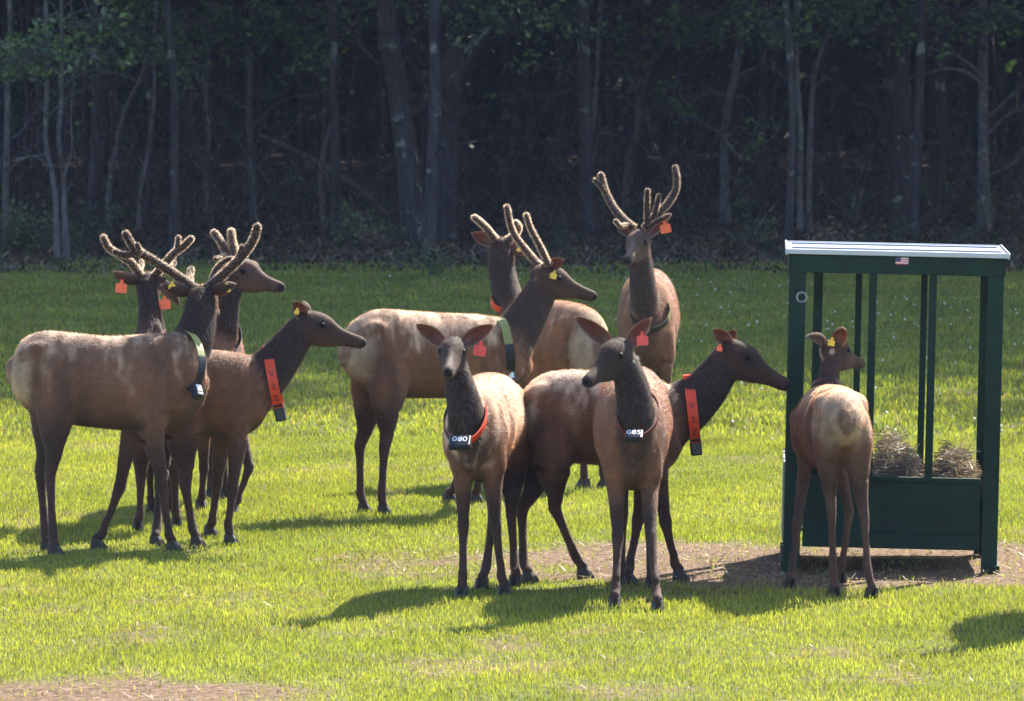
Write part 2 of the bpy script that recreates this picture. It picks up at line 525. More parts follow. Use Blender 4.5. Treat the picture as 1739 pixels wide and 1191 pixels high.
def leaf_cols(n, rnd, c1=(0.020, 0.042, 0.018), c2=(0.050, 0.085, 0.028)):
    t = rnd.random((n, 1)) ** 1.6
    return np.repeat((np.array(c1) * (1 - t) + np.array(c2) * t) * rnd.uniform(0.7, 1.2, (n, 1)), 4, 0)


def merge(parts):
    Vs, Fs, Cs, o = [], [], [], 0
    for V, F, C in parts:
        Vs.append(V); Fs.append(F + o); Cs.append(C); o += len(V)
    return np.concatenate(Vs), np.concatenate(Fs), np.concatenate(Cs)


def big_tree_mesh(seed, height, r0, path=None, crown_r=3.6, crown_base=0.22, nleaf=2600, low_bare=5, bark='bark_dark', lsize=0.30):
    """trunk (with limbs) and crown, base at the origin"""
    rnd = random.Random(seed); nr = np.random.default_rng(seed)
    if path is None:
        lx, ly = rnd.uniform(-.5, .5), rnd.uniform(-.3, .3)
        path = [(0, 0, -0.25), (rnd.uniform(-.12, .12), rnd.uniform(-.1, .1), 1.6), (lx * .3, ly * .3, 3.6), (lx + rnd.uniform(-.4, .4), ly, height * .5), (lx * 1.3, ly, height * .97)]
    pts = bez(path, 6)
    L = len(pts) - 1
    rad = [r0 * (1.0 - 0.86 * (max(p.z, 0) / height) ** 0.9) * (1 + 0.35 * math.exp(-max(p.z, 0) * 3.0)) for p in pts]
    mb = MB().tube(pts, rad, 9)
    def at(z):
        for a, b in zip(pts, pts[1:]):
            if a.z <= z <= b.z:
                return a.lerp(b, (z - a.z) / max(b.z - a.z, 1e-6))
        return pts[-1]
    for k in range(low_bare):                                # bare lower twigs
        z = rnd.uniform(0.9, 4.5); a = rnd.uniform(0, 6.28)
        q = limb(mb, rnd, at(z), (math.cos(a), math.sin(a), rnd.uniform(.1, .9)), rnd.uniform(.7, 2.4), r0 * rnd.uniform(.10, .22), 6, 4, wob=.22)
        for _ in range(3):
            b = rnd.randint(2, 5)
            limb(mb, rnd, q[b], (q[b] - q[b - 1]) * 3 + Vector((rnd.uniform(-.3, .3), rnd.uniform(-.3, .3), rnd.uniform(-.1, .3))), rnd.uniform(.3, .9), r0 * .06, 4, 3, wob=.25)
    ends = []
    nl = 11
    for k in range(nl):
        f = crown_base + (0.96 - crown_base) * k / (nl - 1)
        a = k * 2.4 + rnd.uniform(-.4, .4)
        ln = crown_r * (0.55 + 0.6 * math.sin(math.pi * min(1, max(0.12, (1.05 - f) / (1.05 - crown_base)) ** 0.8)))
        q = limb(mb, rnd, at(height * f), (math.cos(a), math.sin(a), .45), ln, r0 * .3 * (1.15 - f), 5, 5, wob=.16)
        ends += [(q[3], 0.8), (q[4], 1.0), (q[5], 1.15)]
    ends.append((pts[-1], 1.3))
    cl = []
    per = nleaf // len(ends)
    for p, s in ends:
        c = np.array(p) + nr.normal(size=(per, 3)) * np.array([.75, .75, .48]) * s * crown_r / 3.6
        cl.append(c)
    cl = np.concatenate(cl)
    cl = cl[cl[:, 2] > 4.3]
    V, F = leaf_arrays(cl, lsize, nr)
    return mb.mesh('trunk', M[bark], True), mesh_np('crown', V, F, [M['leaf']], False, leaf_cols(len(cl), nr))


def plant_tree(name, meshes, loc, label, group=None, rotz=0.0, scale=1.0, cat='tree'):
    r = empty(name, loc); r.rotation_euler.z = rotz; r.scale = (scale,) * 3
    for nm, me in zip(('trunk', 'crown'), meshes):
        if me is not None: link(nm, me, r, keep=False)
    return tag(r, label, cat, group)


# --- trees that can be told apart: px of the base, py of the base, [trunk line through px, py], trunk width px
def told_tree(name, label, line, wpx, height, twigs=(), boughs=(), bark='bark', crown_r=2.4, nleaf=1500, seed=1, group=None, crown_base=.3):
    rnd = random.Random(seed); nr = np.random.default_rng(seed)
    base = G(*line[0]); D = base.y
    s = FPX / D
    loc = [P(x, y, D + 0.25 * math.sin(i * 2.1 + seed)) - base for i, (x, y) in enumerate(line)]
    loc[0] = Vector((0, 0, -0.2))
    top = loc[-1]; d = (loc[-1] - loc[-2]).normalized(); d = Vector((d.x * .4, 0.02, 1)).normalized()
    path = loc + [top + d * (height - top.z) * .5 + Vector((rnd.uniform(-.5, .5), 0, 0)), top + d * (height - top.z)]
    r0 = wpx / s / 2
    tr, cr = big_tree_mesh(seed, height, r0, path, crown_r, crown_base, nleaf, 0, bark)
    # twigs and leafy boughs in world pixels
    mb = MB(); parts = []
    for tw in twigs:
        q = bez([P(x, y, D + 0.2 * math.sin(seed + i)) - base for i, (x, y) in enumerate(tw)], 4)
        mb.tube(q, [max(r0 * .42 * (1 - .8 * i / (len(q) - 1)), .006) for i in range(len(q))], 5, False)
        for _ in range(5):
            b = rnd.randint(2, len(q) - 2)
            limb(mb, rnd, q[b], (q[b + 1] - q[b]).normalized() + Vector((rnd.uniform(-.6, .6), rnd.uniform(-.6, .6), rnd.uniform(-.3, .6))), rnd.uniform(.3, .9), r0 * .13, 5, 3, wob=.25)
    for (x, y, w, h, n) in boughs:
        c = np.array(P(x, y, D - rnd.uniform(.3, 1.4)) - base)
        src = min(path, key=lambda p: abs(p.z - (c[2] + .3)))
        q = bez([src, (src + Vector(c)) / 2 + Vector((0, 0, .25)), Vector(c)], 4)
        mb.tube(q, [max(r0 * .3 * (1 - .8 * i / 8), .006) for i in range(len(q))], 5, False)
        # small sprays: leaves hang in little flat groups
        ng = max(5, n // 4)
        gc = c + nr.normal(size=(ng, 3)) * np.array([w / s * .5, .5, h / s * .5])
        for g in gc:
            limb(mb, rnd, Vector(c).lerp(Vector(g), .1), Vector(g) - Vector(c) + Vector((0, 0, .01)), (Vector(g) - Vector(c)).length, .010, 3, 3, wob=.1)
        cc = (gc[:, None, :] + nr.normal(size=(ng, 9, 3)) * np.array([.13, .13, .06])).reshape(-1, 3)
        V, F = leaf_arrays(cc, 0.095, nr, .6)
        parts.append((V, F, leaf_cols(len(cc), nr, (0.04, 0.092, 0.028), (0.15, 0.215, 0.06))))
    if mb.v:
        b0 = len(tr.vertices)
        v = [tuple(p.co) for p in tr.vertices] + [tuple(p) for p in mb.v]
        f = [tuple(p.vertices) for p in tr.polygons] + [tuple(b0 + i for i in q) for q in mb.f]
        tr = bpy.data.meshes.new('trunk'); tr.from_pydata(v, [], f); tr.materials.append(M[bark])
        for p in tr.polygons: p.use_smooth = True
    if parts:
        n0 = len(cr.vertices); V0 = np.zeros(n0 * 3, np.float32); cr.vertices.foreach_get('co', V0)
        C0 = np.zeros(n0 * 4, np.float32); cr.color_attributes['tint'].data.foreach_get('color', C0)
        F0 = np.zeros(len(cr.polygons) * 3, np.int32); cr.loops.foreach_get('vertex_index', F0)
        V, F, C = merge([(V0.reshape(-1, 3), F0.reshape(-1, 3), C0.reshape(-1, 4)[:, :3])] + parts)
        cr = mesh_np('crown', V, F, [M['leaf']], False, C)
    return plant_tree(name, (tr, cr), base, label, group)


told_tree('grey_tree', 'straight pale grey tree with bare side branches behind the feeder roof',
          [(1672, 392), (1670, 300), (1669, 200), (1668, 80), (1668, 0)], 21, 17,
          twigs=[[(1668, 145), (1640, 122), (1600, 118), (1540, 135), (1475, 155)], [(1668, 130), (1625, 95), (1560, 80)], [(1672, 235), (1700, 205), (1739, 180)],
                 [(1670, 205), (1700, 180), (1739, 140)], [(1669, 75), (1640, 52), (1590, 65)], [(1668, 30), (1690, 12), (1720, -10)], [(1672, 300), (1700, 290), (1735, 270)]],
          boughs=[(1560, 50, 110, 45, 130), (1700, 20, 70, 50, 90), (1620, 20, 90, 40, 90)], seed=3)
told_tree('grey_tree', 'slender grey sapling with forking bare branches behind the rear antlers of the left group',
          [(431, 372), (429, 300), (424, 200), (426, 110), (428, 0)], 12, 12,
          twigs=[[(428, 275), (400, 235), (352, 190), (350, 145)], [(430, 290), (470, 250), (520, 185), (545, 140)], [(425, 190), (390, 165), (350, 140)], [(427, 215), (480, 170), (540, 160)], [(431, 360), (470, 320), (520, 285)]],
          boughs=[(400, 60, 110, 45, 150), (330, 40, 120, 50, 220), (430, 35, 80, 40, 90), (300, 110, 60, 30, 60)], seed=5)
told_tree('grey_tree', 'crooked thin sapling leaning over beside the leaning dead stem',
          [(556, 392), (545, 320), (549, 260), (566, 190), (560, 90), (556, 0)], 9, 11,
          twigs=[[(566, 190), (590, 205), (610, 215)], [(563, 160), (530, 120), (500, 105)]], boughs=[(545, 95, 60, 40, 60), (560, 60, 60, 30, 60), (500, 25, 100, 40, 120), (610, 20, 90, 40, 90)], seed=7)
told_tree('grey_tree', 'thin sapling kinked near its foot at the field edge behind the left bull',
          [(97, 442), (95, 350), (88, 290), (78, 245), (80, 130), (78, 0)], 10, 11,
          twigs=[[(88, 290), (60, 265), (20, 275)], [(80, 200), (110, 170), (150, 150)], [(80, 150), (40, 120), (5, 160)]], boughs=[(70, 90, 120, 40, 120), (30, 105, 60, 30, 70), (110, 95, 60, 25, 60)], seed=9)
told_tree('grey_tree', 'thin sapling forked at knee height at the field edge behind the left bull',
          [(115, 440), (110, 360), (108, 300), (100, 235), (105, 150), (104, 0)], 10, 11,
          twigs=[[(109, 300), (122, 250), (120, 190), (126, 120), (120, 0)], [(105, 150), (150, 120), (215, 130)]], boughs=[(160, 40, 100, 60, 90)], seed=11)
told_tree('grey_tree', 'upright slim tree at the left edge of the woods',
          [(11, 420), (10, 330), (12, 240), (14, 120), (16, 0)], 12, 13,
          twigs=[[(12, 240), (35, 225), (60, 190)], [(12, 290), (40, 270), (72, 262)]], boughs=[(20, 100, 60, 30, 60)], seed=13)
told_tree('leaning_tree', 'slim sapling leaning right above the fork-antlered bull',
          [(184, 392), (186, 320), (198, 250), (212, 190), (240, 130), (268, 50), (285, 0)], 10, 11,
          twigs=[[(198, 250), (215, 255), (240, 290)]], boughs=[(205, 60, 80, 50, 120), (170, 55, 60, 40, 60), (240, 25, 90, 40, 100), (190, 95, 50, 25, 40)], seed=15)
told_tree('leaning_tree', 'wispy thin sapling rising behind the upright antlers of the left group',
          [(235, 398), (238, 330), (252, 260), (262, 170), (262, 60), (266, 0)], 8, 10, boughs=[(290, 75, 70, 35, 70)], seed=17)
told_tree('leaning_tree', 'thin crooked sapling with a knobbly middle left of the slender forked sapling',
          [(356, 372), (350, 290), (356, 240), (352, 150), (360, 60), (362, 0)], 8, 10, twigs=[[(353, 250), (325, 255), (300, 265)]], boughs=[(470, 55, 50, 25, 40)], seed=19)
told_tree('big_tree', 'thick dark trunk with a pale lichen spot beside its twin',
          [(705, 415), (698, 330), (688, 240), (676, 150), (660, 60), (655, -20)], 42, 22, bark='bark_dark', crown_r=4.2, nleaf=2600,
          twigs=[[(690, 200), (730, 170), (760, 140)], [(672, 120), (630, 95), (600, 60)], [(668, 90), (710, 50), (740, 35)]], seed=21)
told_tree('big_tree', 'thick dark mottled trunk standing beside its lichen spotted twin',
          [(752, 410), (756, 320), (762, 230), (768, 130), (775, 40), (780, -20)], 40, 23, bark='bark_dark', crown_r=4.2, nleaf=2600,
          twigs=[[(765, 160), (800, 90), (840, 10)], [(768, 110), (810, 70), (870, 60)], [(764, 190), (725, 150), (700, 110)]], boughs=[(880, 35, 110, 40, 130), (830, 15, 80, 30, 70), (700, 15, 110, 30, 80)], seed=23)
told_tree('leaning_tree', 'slim sapling curving up and right behind the wide antlered bull',
          [(1062, 362), (1066, 290), (1082, 220), (1085, 175), (1100, 120), (1132, 65), (1150, 0)], 13, 13,
          twigs=[[(1083, 190), (1060, 165), (1020, 150), (990, 160)], [(1085, 175), (1078, 120), (1072, 80)], [(1085, 195), (1110, 185), (1140, 180)]],
          boughs=[(1090, 65, 110, 35, 120), (1135, 150, 40, 30, 30), (1140, 185, 30, 20, 20), (1140, 25, 100, 40, 120), (1050, 125, 50, 25, 24)], seed=25)
told_tree('grey_tree', 'twin-stemmed thin sapling beside the left antler of the rear bull',
          [(995, 398), (994, 320), (1002, 250), (1010, 180), (1016, 90), (1020, 0)], 10, 11,
          twigs=[[(1005, 390), (1006, 320), (1010, 270), (1020, 190)], [(1003, 250), (960, 290), (935, 265)], [(1010, 180), (980, 130), (940, 110)]], boughs=[(920, 110, 40, 20, 16), (970, 35, 90, 30, 80)], seed=27)
told_tree('grey_tree', 'grey tree with a long drooping side branch left of the feeder',
          [(1233, 385), (1230, 300), (1230, 235), (1238, 170), (1248, 125), (1262, 0)], 16, 15,
          twigs=[[(1230, 230), (1195, 210), (1155, 185)], [(1238, 165), (1200, 160), (1170, 175)], [(1232, 235), (1260, 270), (1290, 255)], [(1248, 130), (1290, 110), (1330, 80)]],
          boughs=[(1230, 25, 110, 40, 140), (1180, 45, 80, 40, 90), (1295, 215, 30, 15, 12), (1290, 250, 30, 14, 12), (1170, 190, 24, 14, 10)], seed=29)
told_tree('grey_tree', 'left stem of a close pair of thin trees over the feeder',
          [(1360, 400), (1358, 320), (1360, 230), (1355, 150), (1352, 60), (1350, 0)], 11, 12, boughs=[(1330, 40, 100, 40, 130), (1290, 60, 60, 30, 50)], twigs=[[(1358, 170), (1330, 130), (1300, 110)]], seed=31)
told_tree('grey_tree', 'right stem of a close pair of thin trees over the feeder',
          [(1373, 396), (1374, 310), (1376, 230), (1380, 150), (1390, 100), (1420, 20), (1425, 0)], 11, 12, boughs=[(1410, 25, 90, 40, 120), (1365, 60, 50, 25, 40), (1450, 15, 60, 30, 60)], seed=33)
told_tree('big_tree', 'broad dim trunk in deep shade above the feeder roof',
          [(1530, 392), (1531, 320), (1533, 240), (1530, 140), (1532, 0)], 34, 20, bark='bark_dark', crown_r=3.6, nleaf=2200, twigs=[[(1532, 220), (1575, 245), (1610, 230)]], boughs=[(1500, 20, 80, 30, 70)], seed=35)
told_tree('leaning_tree', 'dead slim stem leaning from the big twin trunks up to the right',
          [(788, 322), (812, 270), (845, 220), (880, 160), (905, 110), (930, 40)], 15, 6, bark='bark_dark', crown_r=1.2, nleaf=120, seed=37, twigs=[[(850, 215), (900, 260), (940, 280)]])


def dead_log():
    D = 84.0
    a = G(662, 372).y
    q = bez([P(662, 374, a), P(610, 322, a - 1.0), P(540, 275, a - 1.5), P(440, 228, a - 1.8)], 6)
    b = q[0].copy()
    r = empty('leaning_dead_trunk', b)
    MB().tube(q, [0.075 * (1 - .6 * i / (len(q) - 1)) for i in range(len(q))], 8).build('trunk', M['bark'], r, True)
    tag(r, 'bare dead trunk leaning slantwise among the saplings', 'dead trunk')


dead_log()

# --- the wood behind: shared prototypes, copied
protos = [big_tree_mesh(100 + i, 19 + 1.4 * (i % 4), 0.042 + 0.014 * (i % 4), None, 4.4, 0.20 + 0.03 * (i % 3), 9500, 8 + 2 * (i % 3), 'bark_dark') for i in range(6)]
rnd = random.Random(5)
edge_lab = 'tall tree in the shady front row of the woods'
deep_lab = 'tall slim tree deep in the dark woods'
spots = []
for i in range(26):                                  # front rows, wider than the view because the sun comes over the right shoulder of the wood
    spots.append((-17 + i * 2.05 + rnd.uniform(-.6, .6), 80.8 + (i % 2) * 5.0 + rnd.uniform(-.8, .8), 0))
for row in range(7):
    for i in range(13):
        spots.append((-19 + i * 3.9 + rnd.uniform(-1.6, 1.6) + (row % 2) * 1.8, 93 + row * 5.2 + rnd.uniform(-2, 2), 1))
for k, (x, y, deep) in enumerate(spots):
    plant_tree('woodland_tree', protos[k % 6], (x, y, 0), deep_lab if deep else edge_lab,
               'trees deep in the woods' if deep else 'front row of the woods', rnd.uniform(0, 6.28), rnd.uniform(.9, 1.1) if deep else rnd.uniform(1.28, 1.38))


def far_woods():
    """the depth of the wood, read as one dark mass"""
    nr = np.random.default_rng(77); rn = random.Random(77)
    mb = MB()
    for i in range(170):
        y = rn.uniform(126, 175); x = rn.uniform(-1, 1) * (0.0887 * y + 14); r = rn.uniform(.05, .22)
        mb.tube([(x, y, -.3), (x + rn.uniform(-.2, .2), y, 3), (x + rn.uniform(-.6, .6), y, 8), (x + rn.uniform(-1, 1), y, 17)], [r * 1.2, r, r * .85, r * .5], 6, False)
    tr = mb.mesh('trunks', M['bark_dark'], True)
    o = link('distant_trunks', tr); tag(o, 'dim far trunks massed at the back of the woods', 'woods', kind='stuff')
    n = 105000
    y = nr.uniform(122, 235, n); x = nr.uniform(-1, 1, n) * (0.0887 * y + 16) + 8; z = nr.uniform(4.2, 22, n)
    lo = nr.random(n) < .36; z[lo] = nr.uniform(0, 5.0, lo.sum()); y[lo] = nr.uniform(138, 200, lo.sum()); x[lo] = nr.uniform(-1, 1, lo.sum()) * (0.0887 * y[lo] + 5)
    V, F = leaf_arrays(np.stack([x, y, z], 1), np.where(lo, .62, 1.05), nr)
    o = link('distant_foliage', mesh_np('distant_foliage', V, F, [M['leaf']], False, leaf_cols(n, nr)))
    tag(o, 'dark foliage closing off the depth of the woods', 'woods', kind='stuff')


far_woods()


# --- shrubs and brambles at the edge of the wood
def shrub_mesh(seed, h, nst, nleaf, c1, c2, ls):
    rn = random.Random(seed); nr = np.random.default_rng(seed)
    mb = MB(); cl = []
    for k in range(nst):
        a = rn.uniform(0, 6.28)
        q = limb(mb, rn, (rn.uniform(-.08, .08), rn.uniform(-.08, .08), -.05), (math.cos(a) * .6, math.sin(a) * .6, 1.0), h * rn.uniform(.6, 1.1), .011, 6, 4, .06, .22)
        for _ in range(2):
            b = rn.randint(2, 5); q2 = limb(mb, rn, q[b], (q[b] - q[b - 1]) + Vector((rn.uniform(-.3, .3), rn.uniform(-.3, .3), .05)), h * rn.uniform(.25, .5), .006, 4, 3)
            cl += q2[1:]
        cl += q[2:]
    cl = np.array([tuple(c) for c in cl]); rep = max(1, nleaf // len(cl))
    cc = (cl[:, None, :] + nr.normal(size=(len(cl), rep, 3)) * .075).reshape(-1, 3)
    cc = cc[cc[:, 2] > .03]
    V, F = leaf_arrays(cc, ls, nr, .6)
    return mb.mesh('stems', M['bark'], True), mesh_np('foliage', V, F, [M['leaf']], False, leaf_cols(len(cc), nr, c1, c2))


shrubs = [shrub_mesh(200, .95, 9, 420, (.03, .06, .02), (.12, .16, .05), .075), shrub_mesh(201, .7, 10, 300, (.06, .05, .03), (.20, .17, .10), .065),
          shrub_mesh(202, 1.3, 8, 260, (.03, .055, .02), (.10, .14, .04), .08), shrub_mesh(203, .5, 12, 300, (.03, .06, .02), (.09, .12, .04), .06)]


def shrub(k, px, py, sc, label, group=None):
    p = G(px, py); r = empty('shrub', p); r.rotation_euler.z = rnd.uniform(0, 6.28); r.scale = (sc,) * 3
    link('stems', shrubs[k][0], r, False); link('foliage', shrubs[k][1], r, False)
    tag(r, label, 'shrub', group)


shrub(1, 60, 415, 1.0, 'pale dry-leaved shrub beside the kinked sapling at the left of the woods')
shrub(0, 40, 432, .7, 'small bright green shrub under the pale dry one at the wood edge')
shrub(1, 585, 400, .9, 'dry shrub at the foot of the crooked thin sapling')
shrub(0, 600, 425, .8, 'leafy green shrub in front of the dry one near the leaning dead trunk')
shrub(1, 1705, 385, 1.1, 'brown leafed shrub at the foot of the straight grey tree')
shrub(0, 735, 470, .55, 'low green weed standing alone in the shaded grass behind the middle bull')
for i in range(46):
    shrub(rnd.choice([0, 1, 2, 3, 3]), rnd.uniform(-30, 1770), rnd.uniform(352, 448), rnd.uniform(.45, .95), 'low scrubby undergrowth shrub along the edge of the woods', 'undergrowth along the wood edge')


def brush():
    """tangle of thin bare stems in the understorey"""
    rn = random.Random(91); mb = MB()
    for i in range(420):
        y = rn.uniform(83, 118); x = rn.uniform(-1, 1) * (0.0887 * y + 1.5); a = rn.uniform(0, 6.28)
        q = limb(mb, rn, (x, y, -.05), (math.cos(a) * .5, math.sin(a) * .5, rn.uniform(.5, 1.3)), rn.uniform(1.0, 4.6), rn.uniform(.008, .02), 7, 4, .0, .16)
        for _ in range(3):
            b = rn.randint(2, 6)
            limb(mb, rn, q[b], (q[b] - q[b - 1]).normalized() + Vector((rn.uniform(-.8, .8), rn.uniform(-.8, .8), .2)), rn.uniform(.4, 1.5), .009, 5, 3, 0, .2)
    o = link('understorey_brush', mb.mesh('understorey_brush', M['bark_dark'], True))
    tag(o, 'tangle of thin bare stems filling the shaded understorey', 'brush', kind='stuff')


brush()
# ------------------------------------------------------------------ hay feeder
def feeder():
    fl = G(1334, 962); 
    W, Dp, H = 1.33, 1.22, 1.98
    r = empty('hay_feeder', (2.36, G(1520, 970).y, 0.0))
    r.rotation_euler = (0, R(1.15), R(-2.5))
    def B(name, *boxes, m='green_paint', par=r, bevel=0.004):
        mb = MB()
        for b in boxes: mb.box(*b)
        o = mb.build(name, M[m], par, bevel=bevel, keep=False); return o
    h = W / 2
    # corner posts: steel angles (an L in plan)
    for sx in (-1, 1):
        for y0, sy in ((0, 1), (Dp, -1)):
            x = sx * h
            a, b = sorted((x, x - sx * .100)); c, d = sorted((x, x - sx * .010))
            ya, yb = sorted((y0, y0 + sy * .010)); yc, yd = sorted((y0 + sy * .010, y0 + sy * .10))
            B('corner_post', (a, b, ya, yb, -.03, H - .02), (c, d, yc, yd, -.03, H - .02), bevel=.002)
            # bolted foot plate
    # upright bars front and back
    for x in (-.148, .226):
        B('upright_bar', (x - .024, x + .024, .012, .052, .585, H - .09))
    for x in (-.215, .205):
        B('upright_bar', (x - .021, x + .021, Dp - .052, Dp - .012, .585, H - .09))
    B('upright_bar', (-.505, -.445, Dp - .050, Dp - .014, .235, H - .09))
    # headers
    B('header_rail', (-h + .012, h - .012, -.010, -.001, H - .125, H - .015))
    B('header_rail', (-h + .012, h - .012, Dp + .001, Dp + .010, H - .125, H - .015))
    for sx in (-1, 1):
        a, b = sorted((sx * (h + .001), sx * (h + .010)))
        B('header_rail', (a, b, .004, Dp - .004, H - .125, H - .015))
    # tub: front, back, side panels, floor
    B('front_panel', (-h + .113, h - .113, .016, .030, .235, .585), (-h + .113, h - .113, .006, .034, .555, .590))
    B('back_panel', (-h + .113, h - .113, Dp - .030, Dp - .016, .235, .585))
    for sx in (-1, 1):
        a, b = sorted((sx * (h - .030), sx * (h - .016)))
        B('side_panel', (a, b, .115, Dp - .115, .235, .70), m='green_paint')
    B('side_board', (-h - .014, -h - .002, .13, Dp - .02, .16, .66), m='plywood')
    B('tub_floor', (-h + .034, h - .034, .036, Dp - .036, .235, .255))
    B('bottom_rail', (-h + .113, h - .113, .004, .014, .140, .236))
    B('bottom_rail', (-h + .113, h - .113, Dp - .014, Dp - .004, .140, .236))
    for sx in (-1, 1):
        a, b = sorted((sx * (h - .011), sx * (h - .003)))
        B('skid', (a - .02, b + .02, -.02, Dp + .02, -.03, .05))
    # roof: shallow tray of sheet metal with a bright folded rim
    ov = .020
    rf = B('roof', (-h - ov, h + ov, -ov, Dp + ov, H, H + .012), m='roof', bevel=.002)
    for k in range(2):
        y = .28 + k * (Dp - .56)
        B('roof_seam', (-h - ov + .03, h + ov - .03, y - .008, y + .008, H + .0115, H + .022), m='roof', par=rf, bevel=.003)
    B('roof_trim', (-h - ov - .012, h + ov + .012, -ov - .014, -ov, H - .012, H + .020), m='roof_trim', par=rf)
    B('roof_trim', (-h - ov - .012, h + ov + .012, Dp + ov, Dp + ov + .014, H - .020, H + .018), m='roof_trim', par=rf)
    for sx in (-1, 1):
        a, b = sorted((sx * (h + ov), sx * (h + ov + .012)))
        B('roof_trim', (a, b, -ov + .001, Dp + ov - .001, H - .020, H + .024), m='roof_trim', par=rf)
    # little flag sticker under the roof rim
    fl = B('flag_sticker', (-.012, .068, -.0145, -.0115, H - .062, H - .020), m='flag_white', bevel=0)
    for k in range(3):
        B('stripe', (-.012, .068, -.0165, -.0148, H - .062 + k * .014, H - .056 + k * .014), m='flag_red', par=fl, bevel=0)
    B('canton', (-.012, .020, -.0185, -.0168, H - .042, H - .020), m='flag_blue', par=fl, bevel=0)
    # steel ring hanging on the left corner post
    ring = MB().tube([(-h + .075 + .030 * math.cos(a), -.012, 1.70 + .030 * math.sin(a)) for a in [i * math.tau / 20 for i in range(21)]], .006, 6, False)
    ring.build('steel_ring', M['steel'], r, True, keep=False)
    tag(r, 'dark green metal hay feeder with a pale flat roof', 'hay feeder')
    # hay: two loose mounds lying in the tub
    def hay(cx, w, hh, label, seed):
        nr = np.random.default_rng(seed); n = 2600
        a = nr.uniform(-1, 1, n); b = nr.uniform(-1, 1, n)
        top = hh * np.clip(1 - np.abs(a) ** 2.4, 0, 1) * (0.75 + .35 * vnoise(a * 3, b * 3, 1, seed)) * np.clip(1.1 - np.abs(b) ** 2, 0.2, 1)
        z = top * nr.random(n) ** .45 + .02
        p = np.stack([cx + a * w, Dp * .45 + b * Dp * .36, .25 + .22 + z], 1)
        d = nr.normal(size=(n, 3)); d[:, 2] = d[:, 2] * .45 + .1; d /= np.linalg.norm(d, axis=1, keepdims=True)
        l = nr.uniform(.03, .10, n)[:, None]; s = np.cross(d, nr.normal(size=(n, 3))); s /= np.linalg.norm(s, axis=1, keepdims=True); s *= .0026
        bend = nr.normal(size=(n, 3)) * .012
        V = np.stack([p - d * l - s, p - d * l + s, p + bend + s, p + d * l, p + bend - s], 1).reshape(-1, 3)
        i = np.arange(n) * 5
        F = np.concatenate([np.stack([i, i + 1, i + 2], 1), np.stack([i, i + 2, i + 4], 1), np.stack([i + 4, i + 2, i + 3], 1)])
        c = np.where(nr.random((n, 1)) < .5, [.27, .22, .145], [.13, .105, .072]) * nr.uniform(.5, 1.3, (n, 1))
        # a solid heart so that the mound is not see-through
        m = 15; uu, vv = np.meshgrid(np.linspace(-1, 1, m), np.linspace(-1, 1, m))
        zt = .43 + hh * .86 * np.clip(1 - np.abs(uu) ** 2.4, 0, 1) * np.clip(1.1 - np.abs(vv) ** 2, .2, 1) * (.75 + .35 * vnoise(uu * 3, vv * 3, 1, seed))
        Vt = np.stack([cx + uu.ravel() * w, Dp * .45 + vv.ravel() * Dp * .36, zt.ravel()], 1)
        Vb = Vt.copy(); Vb[:, 2] = .257
        g = np.arange(m * m).reshape(m, m); q = np.stack([g[:-1, :-1], g[:-1, 1:], g[1:, 1:], g[1:, :-1]], -1).reshape(-1, 4)
        ring = np.concatenate([g[0], g[1:, -1], g[-1, -2::-1], g[-2:0:-1, 0]])
        sk = np.stack([ring, np.roll(ring, -1), np.roll(ring, -1) + m * m, ring + m * m], 1)
        Q = np.concatenate([q, sk]); T = np.concatenate([Q[:, :3], Q[:, [0, 2, 3]]])
        Vh = np.concatenate([Vt, Vb])
        VV, FF, CC = merge([(V, F, np.repeat(c, 5, 0)), (Vh, T, np.tile([.17, .13, .08], (len(Vh), 1)))])
        mtx = r.matrix_basis
        VV = VV @ np.array(mtx.to_3x3()).T + np.array(mtx.translation)
        o = link('hay_mound', mesh_np('hay_mound', VV, FF, [M['straw']], False, CC))
        tag(o, label, 'hay', 'hay in the feeder tub')
    hay(.03, .17, .35, 'taller hay mound in the feeder tub between the two front bars', 5)
    hay(.40, .145, .29, 'lower hay mound in the feeder tub beside the corner post', 6)
    return r


feeder()
# ------------------------------------------------------------------ elk
TAN = np.array([0.185, 0.082, 0.038]); GREY = np.array([0.142, 0.075, 0.049]); NECK = np.array([0.027, 0.0140, 0.0095])
HEADC = np.array([0.054, 0.030, 0.0205]); LEG = np.array([0.042, 0.0225, 0.0160]); RUMP = np.array([0.40, 0.30, 0.21])
BELLY = np.array([0.065, 0.034, 0.020]); PALE = np.array([0.44, 0.33, 0.24]); CHEST = np.array([0.078, 0.035, 0.019])  # PALE: moulting hair, also the tone that paints sunlit backs


def vec(h, p=0.0):
    return Vector((math.cos(R(h)) * math.cos(R(p)), math.sin(R(h)) * math.cos(R(p)), math.sin(R(p))))


def lat(h):
    return Vector((-math.sin(R(h)), math.cos(R(h)), 0))


def crom(seq, n):
    """Catmull-Rom over rows of numbers"""
    A = np.array(seq, float); out = []
    for i in range(len(A) - 1):
        p0, p1, p2, p3 = A[max(i - 1, 0)], A[i], A[i + 1], A[min(i + 2, len(A) - 1)]
        for k in range(n):
            t = k / n
            out.append(0.5 * ((2 * p1) + (p2 - p0) * t + (2 * p0 - 5 * p1 + 4 * p2 - p3) * t * t + (3 * p1 - p0 - 3 * p2 + p3) * t ** 3))
    out.append(A[-1])
    return np.array(out)


